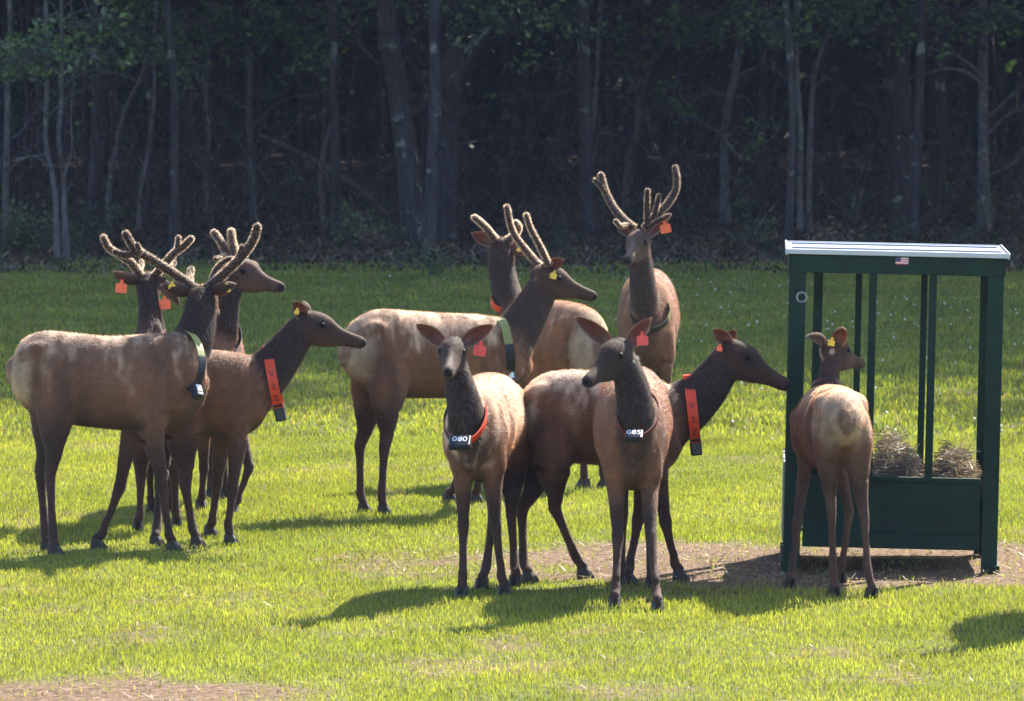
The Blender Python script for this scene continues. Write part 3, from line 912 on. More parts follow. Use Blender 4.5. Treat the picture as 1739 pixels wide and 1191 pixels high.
class Body:
    def __init__(s): s.v = []; s.f = []; s.c = []; s.h = []; s.d = []
    def loft(s, rows, lateral, colfn, flow, n=18, sub=4, power=2.2, vertical=False, egg=0.0):
        """rows: x y z rv rl hairlen; rings across the path, lateral radius along 'lateral'"""
        A = crom(rows, sub)
        L = len(A); b = len(s.v); lateral = Vector(lateral).normalized()
        for i in range(L):
            c = Vector(A[i][:3])
            t = (Vector(A[min(i + 1, L - 1)][:3]) - Vector(A[max(i - 1, 0)][:3])).normalized()
            if vertical:
                v = Vector((0, 0, 1)); u = Vector((-t.y, t.x, 0)); u = u.normalized() if u.length > 1e-4 else lateral
                if u.dot(lateral) < 0: u = -u
            else:
                u = lateral - t * lateral.dot(t)
                u = u.normalized() if u.length > .15 else Vector((1, 0, 0))
                v = t.cross(u).normalized()
                if v.z < -1e-3: v = -v
            for k in range(n):
                a = 2 * math.pi * k / n
                ca, sa = math.cos(a), math.sin(a)
                pw = power if sa >= 0 or not vertical else power - .45
                ca = math.copysign(abs(ca) ** (2 / pw), ca); sa = math.copysign(abs(sa) ** (2 / pw), sa)
                ru = A[i][4] * (1 - egg * max(sa, 0) - egg * 1.9 * max(-sa, 0))
                s.v.append(c + u * ca * ru + v * sa * A[i][3])
                s.c.append(colfn(i / (L - 1), sa, ca)); s.h.append(A[i][5]); s.d.append(flow)
        for i in range(L - 1):
            for k in range(n):
                k2 = (k + 1) % n
                s.f.append((b + i * n + k, b + i * n + k2, b + (i + 1) * n + k2, b + (i + 1) * n + k))
        for end, i in ((0, 0), (1, L - 1)):                   # domed ends
            c = Vector(A[i][:3]); j = 1 if i == 0 else L - 2
            t = (c - Vector(A[j][:3])).normalized()
            s.v.append(c + t * min(A[i][3], A[i][4]) * .55); s.c.append(colfn(float(end), 0, 0)); s.h.append(A[i][5]); s.d.append(flow)
            ci = len(s.v) - 1
            for k in range(n):
                k2 = (k + 1) % n
                s.f.append((b + i * n + k2, b + i * n + k, ci) if i == 0 else (b + i * n + k, b + i * n + k2, ci))


HEAD = [  # x, zc, rz, ry  (poll at the origin, nose along x)
    (-.055, -.055, .055, .050), (-.02, -.052, .084, .072), (.04, -.054, .104, .084), (.10, -.064, .113, .086), (.155, -.078, .107, .073), (.21, -.088, .088, .055),
    (.27, -.092, .066, .043), (.33, -.096, .056, .040), (.375, -.100, .053, .042), (.415, -.103, .049, .042), (.440, -.109, .038, .034)]


def mix(a, b, t): return a * (1 - t) + b * t


def st(a, b, x):
    t = min(1, max(0, (x - a) / (b - a))); return t * t * (3 - 2 * t)


def fur_mesh(name, me, n, seed, lenmul=1.0, width=0.0028, flowv=None, hl=None, cols=None, material=None, lift=0.38, jit=.17, tip=(.075, .056, .043)):
    """short hairs as single slim triangles on a mesh"""
    nr = np.random.default_rng(seed)
    me.calc_loop_triangles()
    nt = len(me.loop_triangles); T = np.zeros(nt * 3, np.int32); me.loop_triangles.foreach_get('vertices', T); T = T.reshape(-1, 3)
    nv = len(me.vertices); V = np.zeros(nv * 3, np.float32); me.vertices.foreach_get('co', V); V = V.reshape(-1, 3)
    NO = np.zeros(nv * 3, np.float32); me.vertices.foreach_get('normal', NO); NO = NO.reshape(-1, 3)
    ar = np.linalg.norm(np.cross(V[T[:, 1]] - V[T[:, 0]], V[T[:, 2]] - V[T[:, 0]]), axis=1)
    k = np.searchsorted(np.cumsum(ar) / ar.sum(), nr.random(n)); k = np.minimum(k, nt - 1)
    a, b = nr.random(n), nr.random(n); sw = a + b > 1; a[sw], b[sw] = 1 - a[sw], 1 - b[sw]
    w = np.stack([1 - a - b, a, b], 1)[:, :, None]
    p = (V[T[k]] * w).sum(1); no = (NO[T[k]] * w).sum(1); c = (cols[T[k]] * w).sum(1)
    L = (hl[T[k]] * w[:, :, 0]).sum(1) * lenmul; fl = (flowv[T[k]] * w).sum(1)
    fl = fl - no * (fl * no).sum(1, keepdims=True)
    d = fl * .9 + no * lift + nr.normal(size=(n, 3)) * jit
    d /= np.linalg.norm(d, axis=1, keepdims=True)
    s = np.cross(d, no + nr.normal(size=(n, 3)) * .3); s /= np.linalg.norm(s, axis=1, keepdims=True) + 1e-9
    L = (L * nr.uniform(.55, 1.3, n))[:, None]
    V2 = np.stack([p - no * .002 - s * width, p - no * .002 + s * width, p + d * L], 1).reshape(-1, 3)
    F = np.arange(n * 3).reshape(-1, 3)
    c = np.clip(c * nr.uniform(.88, 1.14, (n, 1)), 0, .9)
    C = np.repeat(c, 3, 0); C[2::3] = c + np.array(tip)      # hairs are paler at the tip
    return mesh_np(name, V2, F, [material], False, C)


def ear_arrays(base, tip, opening, width, inner, outer):
    """cupped leaf-shaped ear, a shell with thickness; returns verts, quads, colours"""
    ax = tip - base; L = ax.length; t = ax.normalized()
    o = opening - t * opening.dot(t); o.normalize(); s = t.cross(o)
    nu, nv = 12, 9; V = []; C = []
    for layer in (0, 1):
        for i in range(nu):
            u = i / (nu - 1)
            w = width * (math.sin(math.pi * (0.16 + 0.84 * u) ** 0.92) ** 0.75 if u < .999 else .03)
            for j in range(nv):
                v = -1 + 2 * j / (nv - 1)
                curl = (v * v - 0.55) * w * .95 * (1 - .35 * u)
                p = base + t * (u * L) + s * (v * w * (1 - .12 * abs(v))) + o * curl
                p += o * (.03 * math.sin(math.pi * u)) * -1
                if layer: p -= o * (.0075 * (1 - .8 * abs(v) ** 4))
                edge = max(abs(v) ** 5, st(.88, 1, u))
                col = mix(inner, np.array([.42, .30, .22]), edge) if not layer else mix(outer, np.array([.30, .22, .17]), edge * .8)
                if not layer and u < .45: col = mix(col, np.array([.30, .24, .19]), .6 * (1 - u / .45) * (1 - abs(v)))
                V.append(tuple(p)); C.append(col)
    F = []
    q = lambda l, i, j: l * nu * nv + i * nv + j
    for i in range(nu - 1):
        for j in range(nv - 1):
            F.append((q(0, i, j), q(0, i + 1, j), q(0, i + 1, j + 1), q(0, i, j + 1)))
            F.append((q(1, i, j), q(1, i, j + 1), q(1, i + 1, j + 1), q(1, i + 1, j)))
        F.append((q(0, i, 0), q(1, i, 0), q(1, i + 1, 0), q(0, i + 1, 0)))
        F.append((q(0, i, nv - 1), q(0, i + 1, nv - 1), q(1, i + 1, nv - 1), q(1, i, nv - 1)))
    return np.array(V), np.array(F), np.array(C)


def strap_ring(top, bot, rl, lateral, width, thick, a0=0.0, a1=math.tau, n=40, grow=0.0):
    """a collar band: ellipse through top and bottom, lateral radius rl; returns MB"""
    c = (top + bot) / 2; up = (top - bot); rv = up.length / 2 + grow; up.normalize()
    l = lateral - up * lateral.dot(up); l.normalize(); ax = up.cross(l)
    mb = MB(); full = abs(a1 - a0 - math.tau) < 1e-6
    m = n if full else n + 1
    for i in range(m):
        a = a0 + (a1 - a0) * i / n
        d = up * math.cos(a) * rv + l * math.sin(a) * (rl + grow)
        nn = (up * math.cos(a) / rv + l * math.sin(a) / rl).normalized()
        for sx, so in ((-1, 0), (1, 0), (1, 1), (-1, 1)):
            mb.v.append(c + d + ax * (width / 2 * sx) + nn * (thick * so))
    for i in range(n):
        j = (i + 1) % m
        for k in range(4):
            k2 = (k + 1) % 4
            mb.f.append((i * 4 + k, i * 4 + k2, j * 4 + k2, j * 4 + k))
    if not full:
        mb.f.append((3, 2, 1, 0)); mb.f.append(tuple(n * 4 + k for k in range(4)))
    return mb, c, up, l, ax, rv


def obox(mb, c, ex, ey, ez):
    """oriented box with half-axes ex ey ez"""
    b = len(mb.v)
    mb.v += [c + ex * x + ey * y + ez * z for z in (-1, 1) for y in (-1, 1) for x in (-1, 1)]
    mb.f += [tuple(b + i for i in q) for q in ((0, 2, 3, 1), (4, 5, 7, 6), (0, 1, 5, 4), (2, 6, 7, 3), (0, 4, 6, 2), (1, 3, 7, 5))]
    return mb


def text_on(name, body, c, right, up, size, material, parent):
    """flat lettering standing 1 mm proud; right and up are unit vectors"""
    cu = bpy.data.curves.new(name, 'FONT'); cu.body = body; cu.align_x = 'CENTER'; cu.align_y = 'CENTER'; cu.size = size; cu.extrude = .0008; cu.resolution_u = 3
    t = bpy.data.objects.new(name, cu); COL.objects.link(t)
    me = bpy.data.meshes.new_from_object(t.evaluated_get(bpy.context.evaluated_depsgraph_get()))
    bpy.data.objects.remove(t)
    nrm = right.cross(up)
    mtx = Matrix(((right.x, up.x, nrm.x, c.x), (right.y, up.y, nrm.y, c.y), (right.z, up.z, nrm.z, c.z), (0, 0, 0, 1)))
    me.transform(mtx); me.materials.clear(); me.materials.append(material)
    return link(name, me, parent)


def ear_tag(root, pos, size, matname, face=Vector((0, -1, 0.1)), tilt=0.0):
    f = face.normalized(); rgt = Vector((0, 0, 1)).cross(f).normalized() * -1; up = f.cross(rgt) * -1
    rgt2 = rgt * math.cos(tilt) + up * math.sin(tilt); up2 = up * math.cos(tilt) - rgt * math.sin(tilt)
    mb = MB(); h = size / 2
    out = [(-1, -.95), (-.8, -1), (.8, -1), (1, -.95), (1, .45), (.82, .62), (.28, .75), (.22, 1.35), (-.22, 1.35), (-.28, .75), (-.82, .62), (-1, .45)]
    n = len(out)
    for z in (-1, 1):
        for x, y in out: mb.v.append(pos + rgt2 * x * h + up2 * y * h + f * z * .003)
    mb.f += [tuple(range(n)), tuple(reversed(range(n, 2 * n)))] + [(i, i + n, (i + 1) % n + n, (i + 1) % n) for i in range(n)]
    o = mb.build('ear_tag', M[matname], root)
    b = MB(); c = pos + up2 * h * 1.15
    b.tube([c - f * .008, c + f * .008], .009, 10); b.build('stud', M[matname], o)
    return o


def make_elk(name, label, spec):
    s = spec; D0 = FPX * CAMH / s['yf']
    # depth of the ground row is measured with the exact projection
    D0 = G(s.get('cx', 870), s['yf']).y
    hb, hn, hh = s['hb'], s.get('hn', s['hb']), s['hh']
    kind = s.get('sex', 'cow'); seed = s['seed']; pale = s.get('pale', .3)
    body = Body(); rn = random.Random(seed)
    coat = mix(TAN, GREY, s.get('grey', .3)) * s.get('bright', 1.0)
    neckc = NECK * (0.8 if kind == 'bull' else 1.0) * s.get('neckmul', 1.0)
    bdir = vec(hb); bl = lat(hb)
    # ---- trunk
    rows = []
    for (px, yt, yb, hw, dd) in s['torso']:
        t, b = P(px, yt, D0 + dd), P(px, yb, D0 + dd); c = (t + b) / 2
        rows.append((c.x, c.y, c.z, (t.z - b.z) / 2, hw, .021))
    def tcol(t, v, u):
        c = coat.copy()
        c = mix(c, PALE * .55, .28 * st(.35, 1, v))  # sunlight on the back painted in: coat paler towards the top
        ru = s.get('rump', .15)
        c = mix(c, BELLY, .85 * st(.45, .98, -v) * st(ru * .6, ru + .12, t))
        c = mix(c, CHEST, .6 * st(.80, 1.0, t) * st(-.2, .6, -v))
        c = mix(c, c * .5, .75 * math.exp(-((t - ru - .055) / .028) ** 2) * (1 - st(.5, .9, v)))
        rp = (1 - st(ru, ru + .04, t)) * (1 - st(.65, .98, -v) * st(.05, .14, t))
        return mix(c, RUMP, .9 * rp)
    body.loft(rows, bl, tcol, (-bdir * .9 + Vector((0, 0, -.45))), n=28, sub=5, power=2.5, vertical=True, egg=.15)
    # tail
    r0 = Vector(rows[0][:3]); tb = r0 + Vector((0, 0, rows[0][3] * .75)) - bdir * .01
    body.loft([(*(tb + bdir * .05), .035, .035, .02), (*(tb - bdir * .025 - Vector((0, 0, .03))), .030, .034, .016), (*(tb - bdir * .042 - Vector((0, 0, .10))), .022, .028, .014), (*(tb - bdir * .040 - Vector((0, 0, .15))), .014, .018, .012)], bl, lambda t, v, u: np.array([.20, .12, .075]), Vector((0, 0, -1)), n=8, sub=3)
    # hip bones and shoulder blades stand out under the skin
    T = rows
    for sd in (-1, 1):
        a, b = Vector(T[1][:3]), Vector(T[2][:3]); c = a.lerp(b, .75)
        hw_, rv_ = T[2][4], T[2][3]
        hb_ = c + bl * sd * hw_ * .66 + Vector((0, 0, rv_ * .60))
        body.loft([(*(hb_ - bdir * .12 - Vector((0, 0, .05))), .040, .030, .02), (*hb_, .058, .048, .02), (*(hb_ + bdir * .10 - Vector((0, 0, .06))), .040, .030, .02)], bl, lambda t, v, u: coat, -bdir, n=10, sub=3)
        c = Vector(T[-3][:3]); hw_, rv_ = T[-3][4], T[-3][3]
        p1 = c + bl * sd * hw_ * .55 + Vector((0, 0, rv_ * .72)) - bdir * .03
        p2 = c + bl * sd * hw_ * .84 - Vector((0, 0, rv_ * .10)) + bdir * .02
        p3 = c + bl * sd * hw_ * .66 - Vector((0, 0, rv_ * .52)) + bdir * .10
        body.loft([(*p1, .075, .035, .02), (*p1.lerp(p2, .5), .080, .045, .02), (*p2, .085, .048, .02), (*p3, .055, .040, .02)], bl, lambda t, v, u: coat * .96, -bdir + Vector((0, 0, -.5)), n=12, sub=3)
    # ---- neck
    rows = [(*P(px, py, D0 + dd), rv, rl, .036) for (px, py, dd, rv, rl) in s['neck']]
    nd = (Vector(rows[-1][:3]) - Vector(rows[0][:3])).normalized()
    def ncol(t, v, u):
        c = mix(CHEST * .8, neckc, st(.0, .45, t))
        return mix(c, HEADC, .6 * st(.85, 1, t))
    body.loft(rows, lat(hn), ncol, (-nd + Vector((0, 0, -.6))), n=18, sub=5)
    # ---- head
    poll = P(*s['poll'][:2], D0 + s['poll'][2]); hs = s.get('hs', 1.0)
    hx = vec(hh, -s['hp']); hy = lat(hh); hz = hx.cross(hy)
    ro = R(s.get('hr', 0)); hy, hz = hy * math.cos(ro) + hz * math.sin(ro), hz * math.cos(ro) - hy * math.sin(ro)
    H = lambda x, y, z: poll + (hx * x + hy * y + hz * z) * hs
    blaze = s.get('blaze', .35)
    hc = HEADC * s.get('headmul', 1.0)
    rows = [(*H(x, 0, zc), rz * hs, ry * hs, .012 if x > .12 else .018) for x, zc, rz, ry in HEAD]
    def hcol(t, v, u):
        x = -.055 + t * .487
        c = mix(neckc * 1.25, hc, st(.0, .10, x))
        c = mix(c, hc * 1.55, .5 * st(-.2, .5, -v) * (1 - st(.2, .3, x)))          # paler cheek and jaw
        if v > 0: c = mix(c, np.array([.17, .14, .115]), blaze * st(.90, .99, v) * st(.12, .2, x) * (1 - st(.34, .40, x)))
        c = mix(c, np.array([.16, .12, .09]), .5 * st(.80, .99, -v) * st(.30, .38, x))        # pale chin
        c = mix(c, hc * .35, .8 * math.exp(-((x - .115) / .045) ** 2 - ((v - .30) / .35) ** 2))            # dark round the eye
        c = mix(c, hc * 1.5, .45 * math.exp(-((x - .35) / .03) ** 2) * st(-.6, .1, v))              # paler band behind the nose
        c = mix(c, hc * .25, .8 * math.exp(-((v + .52) / .14) ** 2) * st(.24, .30, x))                   # mouth line
        c = mix(c, np.array([.009, .008, .009]), st(.372, .395, x) * st(-.65, -.3, v))        # bare dark nose
        return c
    b0 = len(body.v)
    A = crom(rows, 4)
    body.loft(rows, hy, hcol, -hx, n=18, sub=4, power=2.0)
    # ---- legs
    hooves = []
    for (ft, ddt, pts, hoof) in s['legs']:
        hp = G(*hoof)
        pts = [tuple(p) for p in pts]
        p0 = pts[0]; zt = P(p0[0], p0[1], D0 + ddt)
        J = []
        for (px, py) in pts:
            f = (hoof[1] - py) / (hoof[1] - p0[1])
            J.append(P(px, py, hp.y + (D0 + ddt - hp.y) * f))
        fb = s.get('lm', 1.0) * .92
        if ft == 'F':
            ra = [.125, .082, .044, .030, .034, .036]; rl = [.085, .062, .040, .027, .031, .036]
            top = J[0] + Vector((0, 0, .30)) + bdir * .03 + bl * ((1 if (J[0] - Vector((0, 0, 0))).dot(bl) < P(s['torso'][5][0], 600, D0).dot(bl) else -1) * .02)
            kn, fe = J[1], J[2]
            seq = [(top, .135, .100), (J[0] + Vector((0, 0, .10)), .108, .088), (J[0], .078, .062), (J[0].lerp(kn, .5), .054, .046), (J[0].lerp(kn, .85), .042, .038), (kn, .046, .042), (kn.lerp(fe, .25), .034, .031), (kn.lerp(fe, .6), .029, .027), (fe + Vector((0, 0, .035)), .031, .029), (fe, .037, .033)]
        else:
            top = J[0] + Vector((0, 0, .30)) - bdir * .03
            hk, fe = J[1], J[2]
            seq = [(top, .130, .090), (J[0] + Vector((0, 0, .16)) - bdir * .035, .162, .122), (J[0] + Vector((0, 0, .04)) - bdir * .045, .136, .104), (J[0].lerp(hk, .22) - bdir * .035, .104, .080), (J[0].lerp(hk, .45) - bdir * .018, .078, .064),
                   (J[0].lerp(hk, .68) - bdir * .004, .060, .050), (J[0].lerp(hk, .90), .050, .041), (hk.lerp(fe, .04), .047, .037), (hk.lerp(fe, .2), .037, .032), (hk.lerp(fe, .55), .030, .028), (hk.lerp(fe, .85), .033, .031), (fe, .037, .034)]
        toe = (vec(hb) * .6 + (hp - fe) * Vector((1, 1, 0))).normalized() if True else bdir
        toe = Vector((toe.x, toe.y, 0)).normalized()
        past = fe.lerp(hp + Vector((0, 0, .05)), .6)
        seq += [(past, .033, .032), (Vector((hp.x, hp.y, .062)), .036, .037), (Vector((hp.x, hp.y, .030)), .034, .034)]
        rows = [(*p, a * fb, b * fb, .022 if i < 2 else (.014 if i < 4 else .010)) for i, (p, a, b) in enumerate(seq)]
        nn = len(seq)
        lc = LEG * s.get('legmul', 1.0)
        def lcol(t, v, u, ft=ft, nn=nn):
            i = t * (nn - 1)
            c = mix(coat * .92, lc, st(.9, 3.6, i)); 
            return mix(c, lc * 1.5, .4 * st(4.5, 6, i) * (1 - st(nn - 4, nn - 2, i)))
        body.loft(rows, bl, lcol, Vector((0, 0, -1)), n=12, sub=3, power=2.0)
        hooves.append((hp, toe))
    # ---- one skin over all of it
    me0 = bpy.data.meshes.new('tmp'); me0.from_pydata([tuple(v) for v in body.v], [], body.f); me0.update()
    ob = bpy.data.objects.new('tmp', me0); COL.objects.link(ob)
    md = ob.modifiers.new('r', 'REMESH'); md.mode = 'VOXEL'; md.voxel_size = .0115; md.use_smooth_shade = True
    sm = ob.modifiers.new('s', 'SMOOTH'); sm.factor = .5; sm.iterations = 4
    me = bpy.data.meshes.new_from_object(ob.evaluated_get(bpy.context.evaluated_depsgraph_get()))
    bpy.data.objects.remove(ob); bpy.data.meshes.remove(me0)
    nv = len(me.vertices); V = np.zeros(nv * 3, np.float32); me.vertices.foreach_get('co', V); V = V.reshape(-1, 3)
    Q = np.zeros(len(me.polygons) * 4, np.int32); me.loops.foreach_get('vertex_index', Q); Q = Q.reshape(-1, 4)
    bpy.data.meshes.remove(me)
    # relax the joins of neck, shoulder and haunch (thin legs and head keep their shape)
    wgt = np.clip((V[:, 2] - .62) / .25, 0, 1) * np.clip((np.linalg.norm(V - np.array(poll), axis=1) - .16) / .2, 0, 1)
    ea = np.concatenate([Q[:, [0, 1]], Q[:, [1, 2]], Q[:, [2, 3]], Q[:, [3, 0]]]); ea = np.concatenate([ea, ea[:, ::-1]])
    cnt = np.bincount(ea[:, 0], minlength=nv)[:, None].clip(1)
    for _ in range(16):
        av = np.stack([np.bincount(ea[:, 0], V[ea[:, 1], k], minlength=nv) for k in range(3)], 1) / cnt
        V = V + (av - V) * (wgt * .7)[:, None]
    V = V.astype(np.float32)
    kd = KDTree(len(body.v))
    for i, p in enumerate(body.v): kd.insert(p, i)
    kd.balance()
    bc, bh, bd = np.array(body.c), np.array(body.h), np.array([tuple(d) for d in body.d])
    C = np.zeros((nv, 3)); HL = np.zeros(nv); FL = np.zeros((nv, 3))
    off = Vector((seed * 3.1, seed * 1.7, 0))
    bcen = Vector((0, 0, 0))
    for i in range(nv):
        p = Vector(V[i]); hits = kd.find_n(p, 5)
        w = np.array([1 / (h[2] + .004) ** 2 for h in hits]); w /= w.sum(); ii = [h[1] for h in hits]
        c = (bc[ii] * w[:, None]).sum(0); HL[i] = (bh[ii] * w).sum(); FL[i] = (bd[ii] * w[:, None]).sum(0)
        q = p + off
        n1 = noise.noise(Vector((q.x * 3.2, q.y * 3.2, q.z * 2.4))); n2 = noise.noise(q * 11)
        lum = c.sum()
        if lum > .13 and not ((p - poll).length < .55 and (p - poll).dot(hx) > -.03):                                    # coat: moulting patches of pale old hair, plus sunlit top painted paler with height
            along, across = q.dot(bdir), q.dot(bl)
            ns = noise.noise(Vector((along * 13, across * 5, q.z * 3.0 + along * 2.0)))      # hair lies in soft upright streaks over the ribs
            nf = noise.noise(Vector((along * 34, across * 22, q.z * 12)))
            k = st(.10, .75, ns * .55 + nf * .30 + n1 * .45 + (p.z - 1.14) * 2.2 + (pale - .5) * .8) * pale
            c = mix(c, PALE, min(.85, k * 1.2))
            n3 = noise.noise(Vector((q.x * 1.7, q.y * 1.7, q.z * 1.1)) * 1.4)
            c = c * max(.62, 1 + .20 * n2 + .20 * n1 + .15 * n3 + .30 * ns + .16 * nf)
        else:
            c = c * (1 + .25 * n2)
        C[i] = c
    C = np.clip(C, .006, .8)
    root = empty(name, (float(np.mean([h[0].x for h in hooves])), float(np.mean([h[0].y for h in hooves])), 0))
    tag(root, label, 'elk', 'elk herd at the feeder')
    # ears join the same mesh
    Vs, Fs, Cs, mi = [V], [Q], [C], [np.zeros(len(Q), int)]
    o = nv; eartips = []
    ein = np.array([.21, .080, .058]) * s.get('earmul', 1.0)
    for side, (tx, ty, tdd), opn in s['ears']:
        base = H(.0, side * .062, -.005); tip = P(tx, ty, D0 + tdd)
        ev, ef, ec = ear_arrays(base, tip, Vector(opn), s.get('earw', .058), ein, hc * 1.4)
        Vs.append(ev); Fs.append(ef + o); Cs.append(ec); mi.append(np.ones(len(ef), int)); o += len(ev)
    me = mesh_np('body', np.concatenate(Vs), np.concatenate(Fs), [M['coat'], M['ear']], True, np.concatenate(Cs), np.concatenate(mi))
    skin = link('body', me, root)
    tmp = mesh_np('tmp', V, Q, (), True)
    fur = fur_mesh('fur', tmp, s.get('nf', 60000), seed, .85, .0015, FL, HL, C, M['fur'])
    bpy.data.meshes.remove(tmp)
    link('fur', fur, root)
    # ---- eyes, hooves
    for side in (-1, 1):
        e = H(.125, side * .073, -.030); mb = MB()
        n, m = 10, 6
        for i in range(m + 1):
            for k in range(n):
                a, b = math.pi * i / m, math.tau * k / n
                mb.v.append(e + (hx * math.sin(a) * math.cos(b) * 1.25 + hz * math.sin(a) * math.sin(b) + hy * math.cos(a) * .7) * .019 * hs)
        mb.f += [(i * n + k, i * n + (k + 1) % n, (i + 1) * n + (k + 1) % n, (i + 1) * n + k) for i in range(m) for k in range(n)]
        mb.build('eye', M['eye'], root, True)
    for hp, toe in hooves:
        mb = MB(); sd = Vector((-toe.y, toe.x, 0))
        for q in (-1, 1):
            c = hp + sd * .019 * q
            ringl = []
            for z, fwd, back, hw in ((-.012, .070, .040, .019), (.004, .068, .040, .019), (.035, .045, .036, .018), (.058, .026, .034, .016)):
                b = len(mb.v)
                for (fx, fy) in ((fwd, 0), (fwd * .62, hw), (-back * .5, hw), (-back, hw * .4), (-back, -hw * .4), (-back * .5, -hw), (fwd * .62, -hw)):
                    mb.v.append(Vector((c.x, c.y, 0)) + toe * fx + sd * fy + Vector((0, 0, z)))
                ringl.append(b)
            for a, b in zip(ringl, ringl[1:]):
                mb.f += [(a + k, a + (k + 1) % 7, b + (k + 1) % 7, b + k) for k in range(7)]
            mb.f += [tuple(ringl[0] + k for k in reversed(range(7))), tuple(ringl[-1] + k for k in range(7))]
        mb.build('hoof', M['hoof'], root)
    # ---- antlers in velvet
    for ai, ant in enumerate(s.get('antlers', ())):
        mb = MB()
        for li, line in enumerate(ant):
            rr = line[0] * 1.1; q = bez([P(x, y, D0 + d) for (x, y, d) in line[1:]], 5)
            n = len(q)
            rad = [rr * (1 - .22 * i / (n - 1)) for i in range(n)]
            if li == 0: rad[0] *= 1.25
            t = (q[-1] - q[-2]).normalized(); re = rad[-1]
            rad[-1] = re
            q += [q[-1] + t * re * .5, q[-1] + t * re * .85, q[-1] + t * re]; rad += [re * .87, re * .53, re * .12]
            mb.tube(q, rad, 10)
        am = mb.mesh('antler', M['velvet'], True)
        nvv = len(am.vertices); Va = np.zeros(nvv * 3, np.float32); am.vertices.foreach_get('co', Va); Va = Va.reshape(-1, 3)
        fz = fur_mesh('fz', am, 4200, seed + 40 + ai, 1.0, .0008, np.tile([0, 0, .05], (nvv, 1)), np.full(nvv, .0105), np.tile([.58, .49, .41], (nvv, 1)), M['fuzz'], lift=1.6, jit=.13)
        ao = link('antler', am, root)
        link('velvet_fuzz', fz, ao)
    # ---- tags
    for (px, py, dd, size, m, tilt) in s.get('tags', ()):
        ear_tag(root, P(px, py, D0 + dd), size, m, tilt=tilt)
    # ---- collar
    co = s.get('collar')
    if co:
        top, bot = P(*co['top'][:2], D0 + co['top'][2]), P(*co['bot'][:2], D0 + co['bot'][2])
        la = lat(co.get('h', hn))
        w = co.get('w', .055)
        mb, c, up, l, ax, rv = strap_ring(top, bot, co['rl'], la, w, .006)
        band = mb.build('collar', M[co['m']], root, False)
        if co.get('edge'):
            for q in (-1, 1):
                mb2, *_ = strap_ring(top + ax * q * w * .5, bot + ax * q * w * .5, co['rl'], la, .007, .009)
                mb2.build('collar_edge', M['black_band'], band)
        if co.get('low'):                                  # lower half of the loop in another colour
            mb2, *_ = strap_ring(top, bot, co['rl'], la, w * 1.02, .008, math.pi * co['low'], math.pi * (2 - co['low']), 24)
            mb2.build('lower_strap', M[co['lowm']], band)
        if co.get('arc'):
            a0, a1, am_ = co['arc']
            mb2, *_ = strap_ring(top, bot, co['rl'], la, w * 1.02, .008, math.pi * a0, math.pi * a1, 20)
            mb2.build('red_side', M[am_], band)
        if co.get('bands'):
            for a in co['bands']:
                mb2, *_ = strap_ring(top, bot, co['rl'], la, w * 1.03, .009, math.pi * (1 - a) - .07, math.pi * (1 - a) + .07, 4)
                mb2.build('keeper', M['black_band'], band)
                mb2, *_ = strap_ring(top, bot, co['rl'], la, w * 1.03, .009, math.pi * (1 + a) - .07, math.pi * (1 + a) + .07, 4)
                mb2.build('keeper', M['black_band'], band)
        if co.get('block'):                                # antenna housing on the crest
            mb2 = MB(); obox(mb2, top + up * .018, ax * w * .55, l * .035, up * .028)
            mb2.build('top_housing', M[co['m']], band, bevel=.006)
        tx, ty, tz = co.get('box', (.034, .030, .045))
        face = ax if ax.y < 0 else -ax                     # box axes follow the loop
        bc_ = bot - up * (tz * .75) + (face * .03 if co.get('num') else Vector((0, 0, 0)))
        mb2 = MB(); obox(mb2, bc_, l * tx, ax * ty, up * tz)
        bx = mb2.build('transmitter', M['black_box'], band, bevel=.010)
        if co.get('num'):
            fr = face; rt = Vector((0, 0, 1)).cross(fr).normalized() * -1
            rt = -rt if rt.x < 0 else rt
            u2 = fr.cross(rt); u2 = -u2 if u2.z < 0 else u2
            # small white-numbered plate, upright on the front of the box
            text_on('number', co['num'], bc_ + fr * (ty + .0015) + u2 * .006, rt, u2, co.get('numsize', .055), M['white_print'], bx)
        if co.get('label'):
            mb3 = MB(); sd = -1 if l.y > 0 else 1
            obox(mb3, bc_ + l * sd * (tx + .002) + up * .006, ax * ty * .6, l * .002, up * tz * .45)
            mb3.build('pale_label', M['white_print'], bx)
        if co.get('text'):
            sd = 1 if l.y < 0 else -1                      # the camera side of the strap
            for k, chh in enumerate(co['text']):
                a = math.pi * (.42 + .14 * k) * sd
                d = up * math.cos(a) * (rv + .0085) + l * math.sin(a) * (co['rl'] + .0085)
                nn = (up * math.cos(a) / rv + l * math.sin(a) / co['rl']).normalized()
                tang = (-up * math.sin(a) * rv + l * math.cos(a) * co['rl']).normalized()
                tang = tang if tang.z > 0 else -tang
                rr = tang.cross(nn)
                text_on('lettering', chh, c + d, rr, tang, w * .85, M['black_print'], band)
    return root
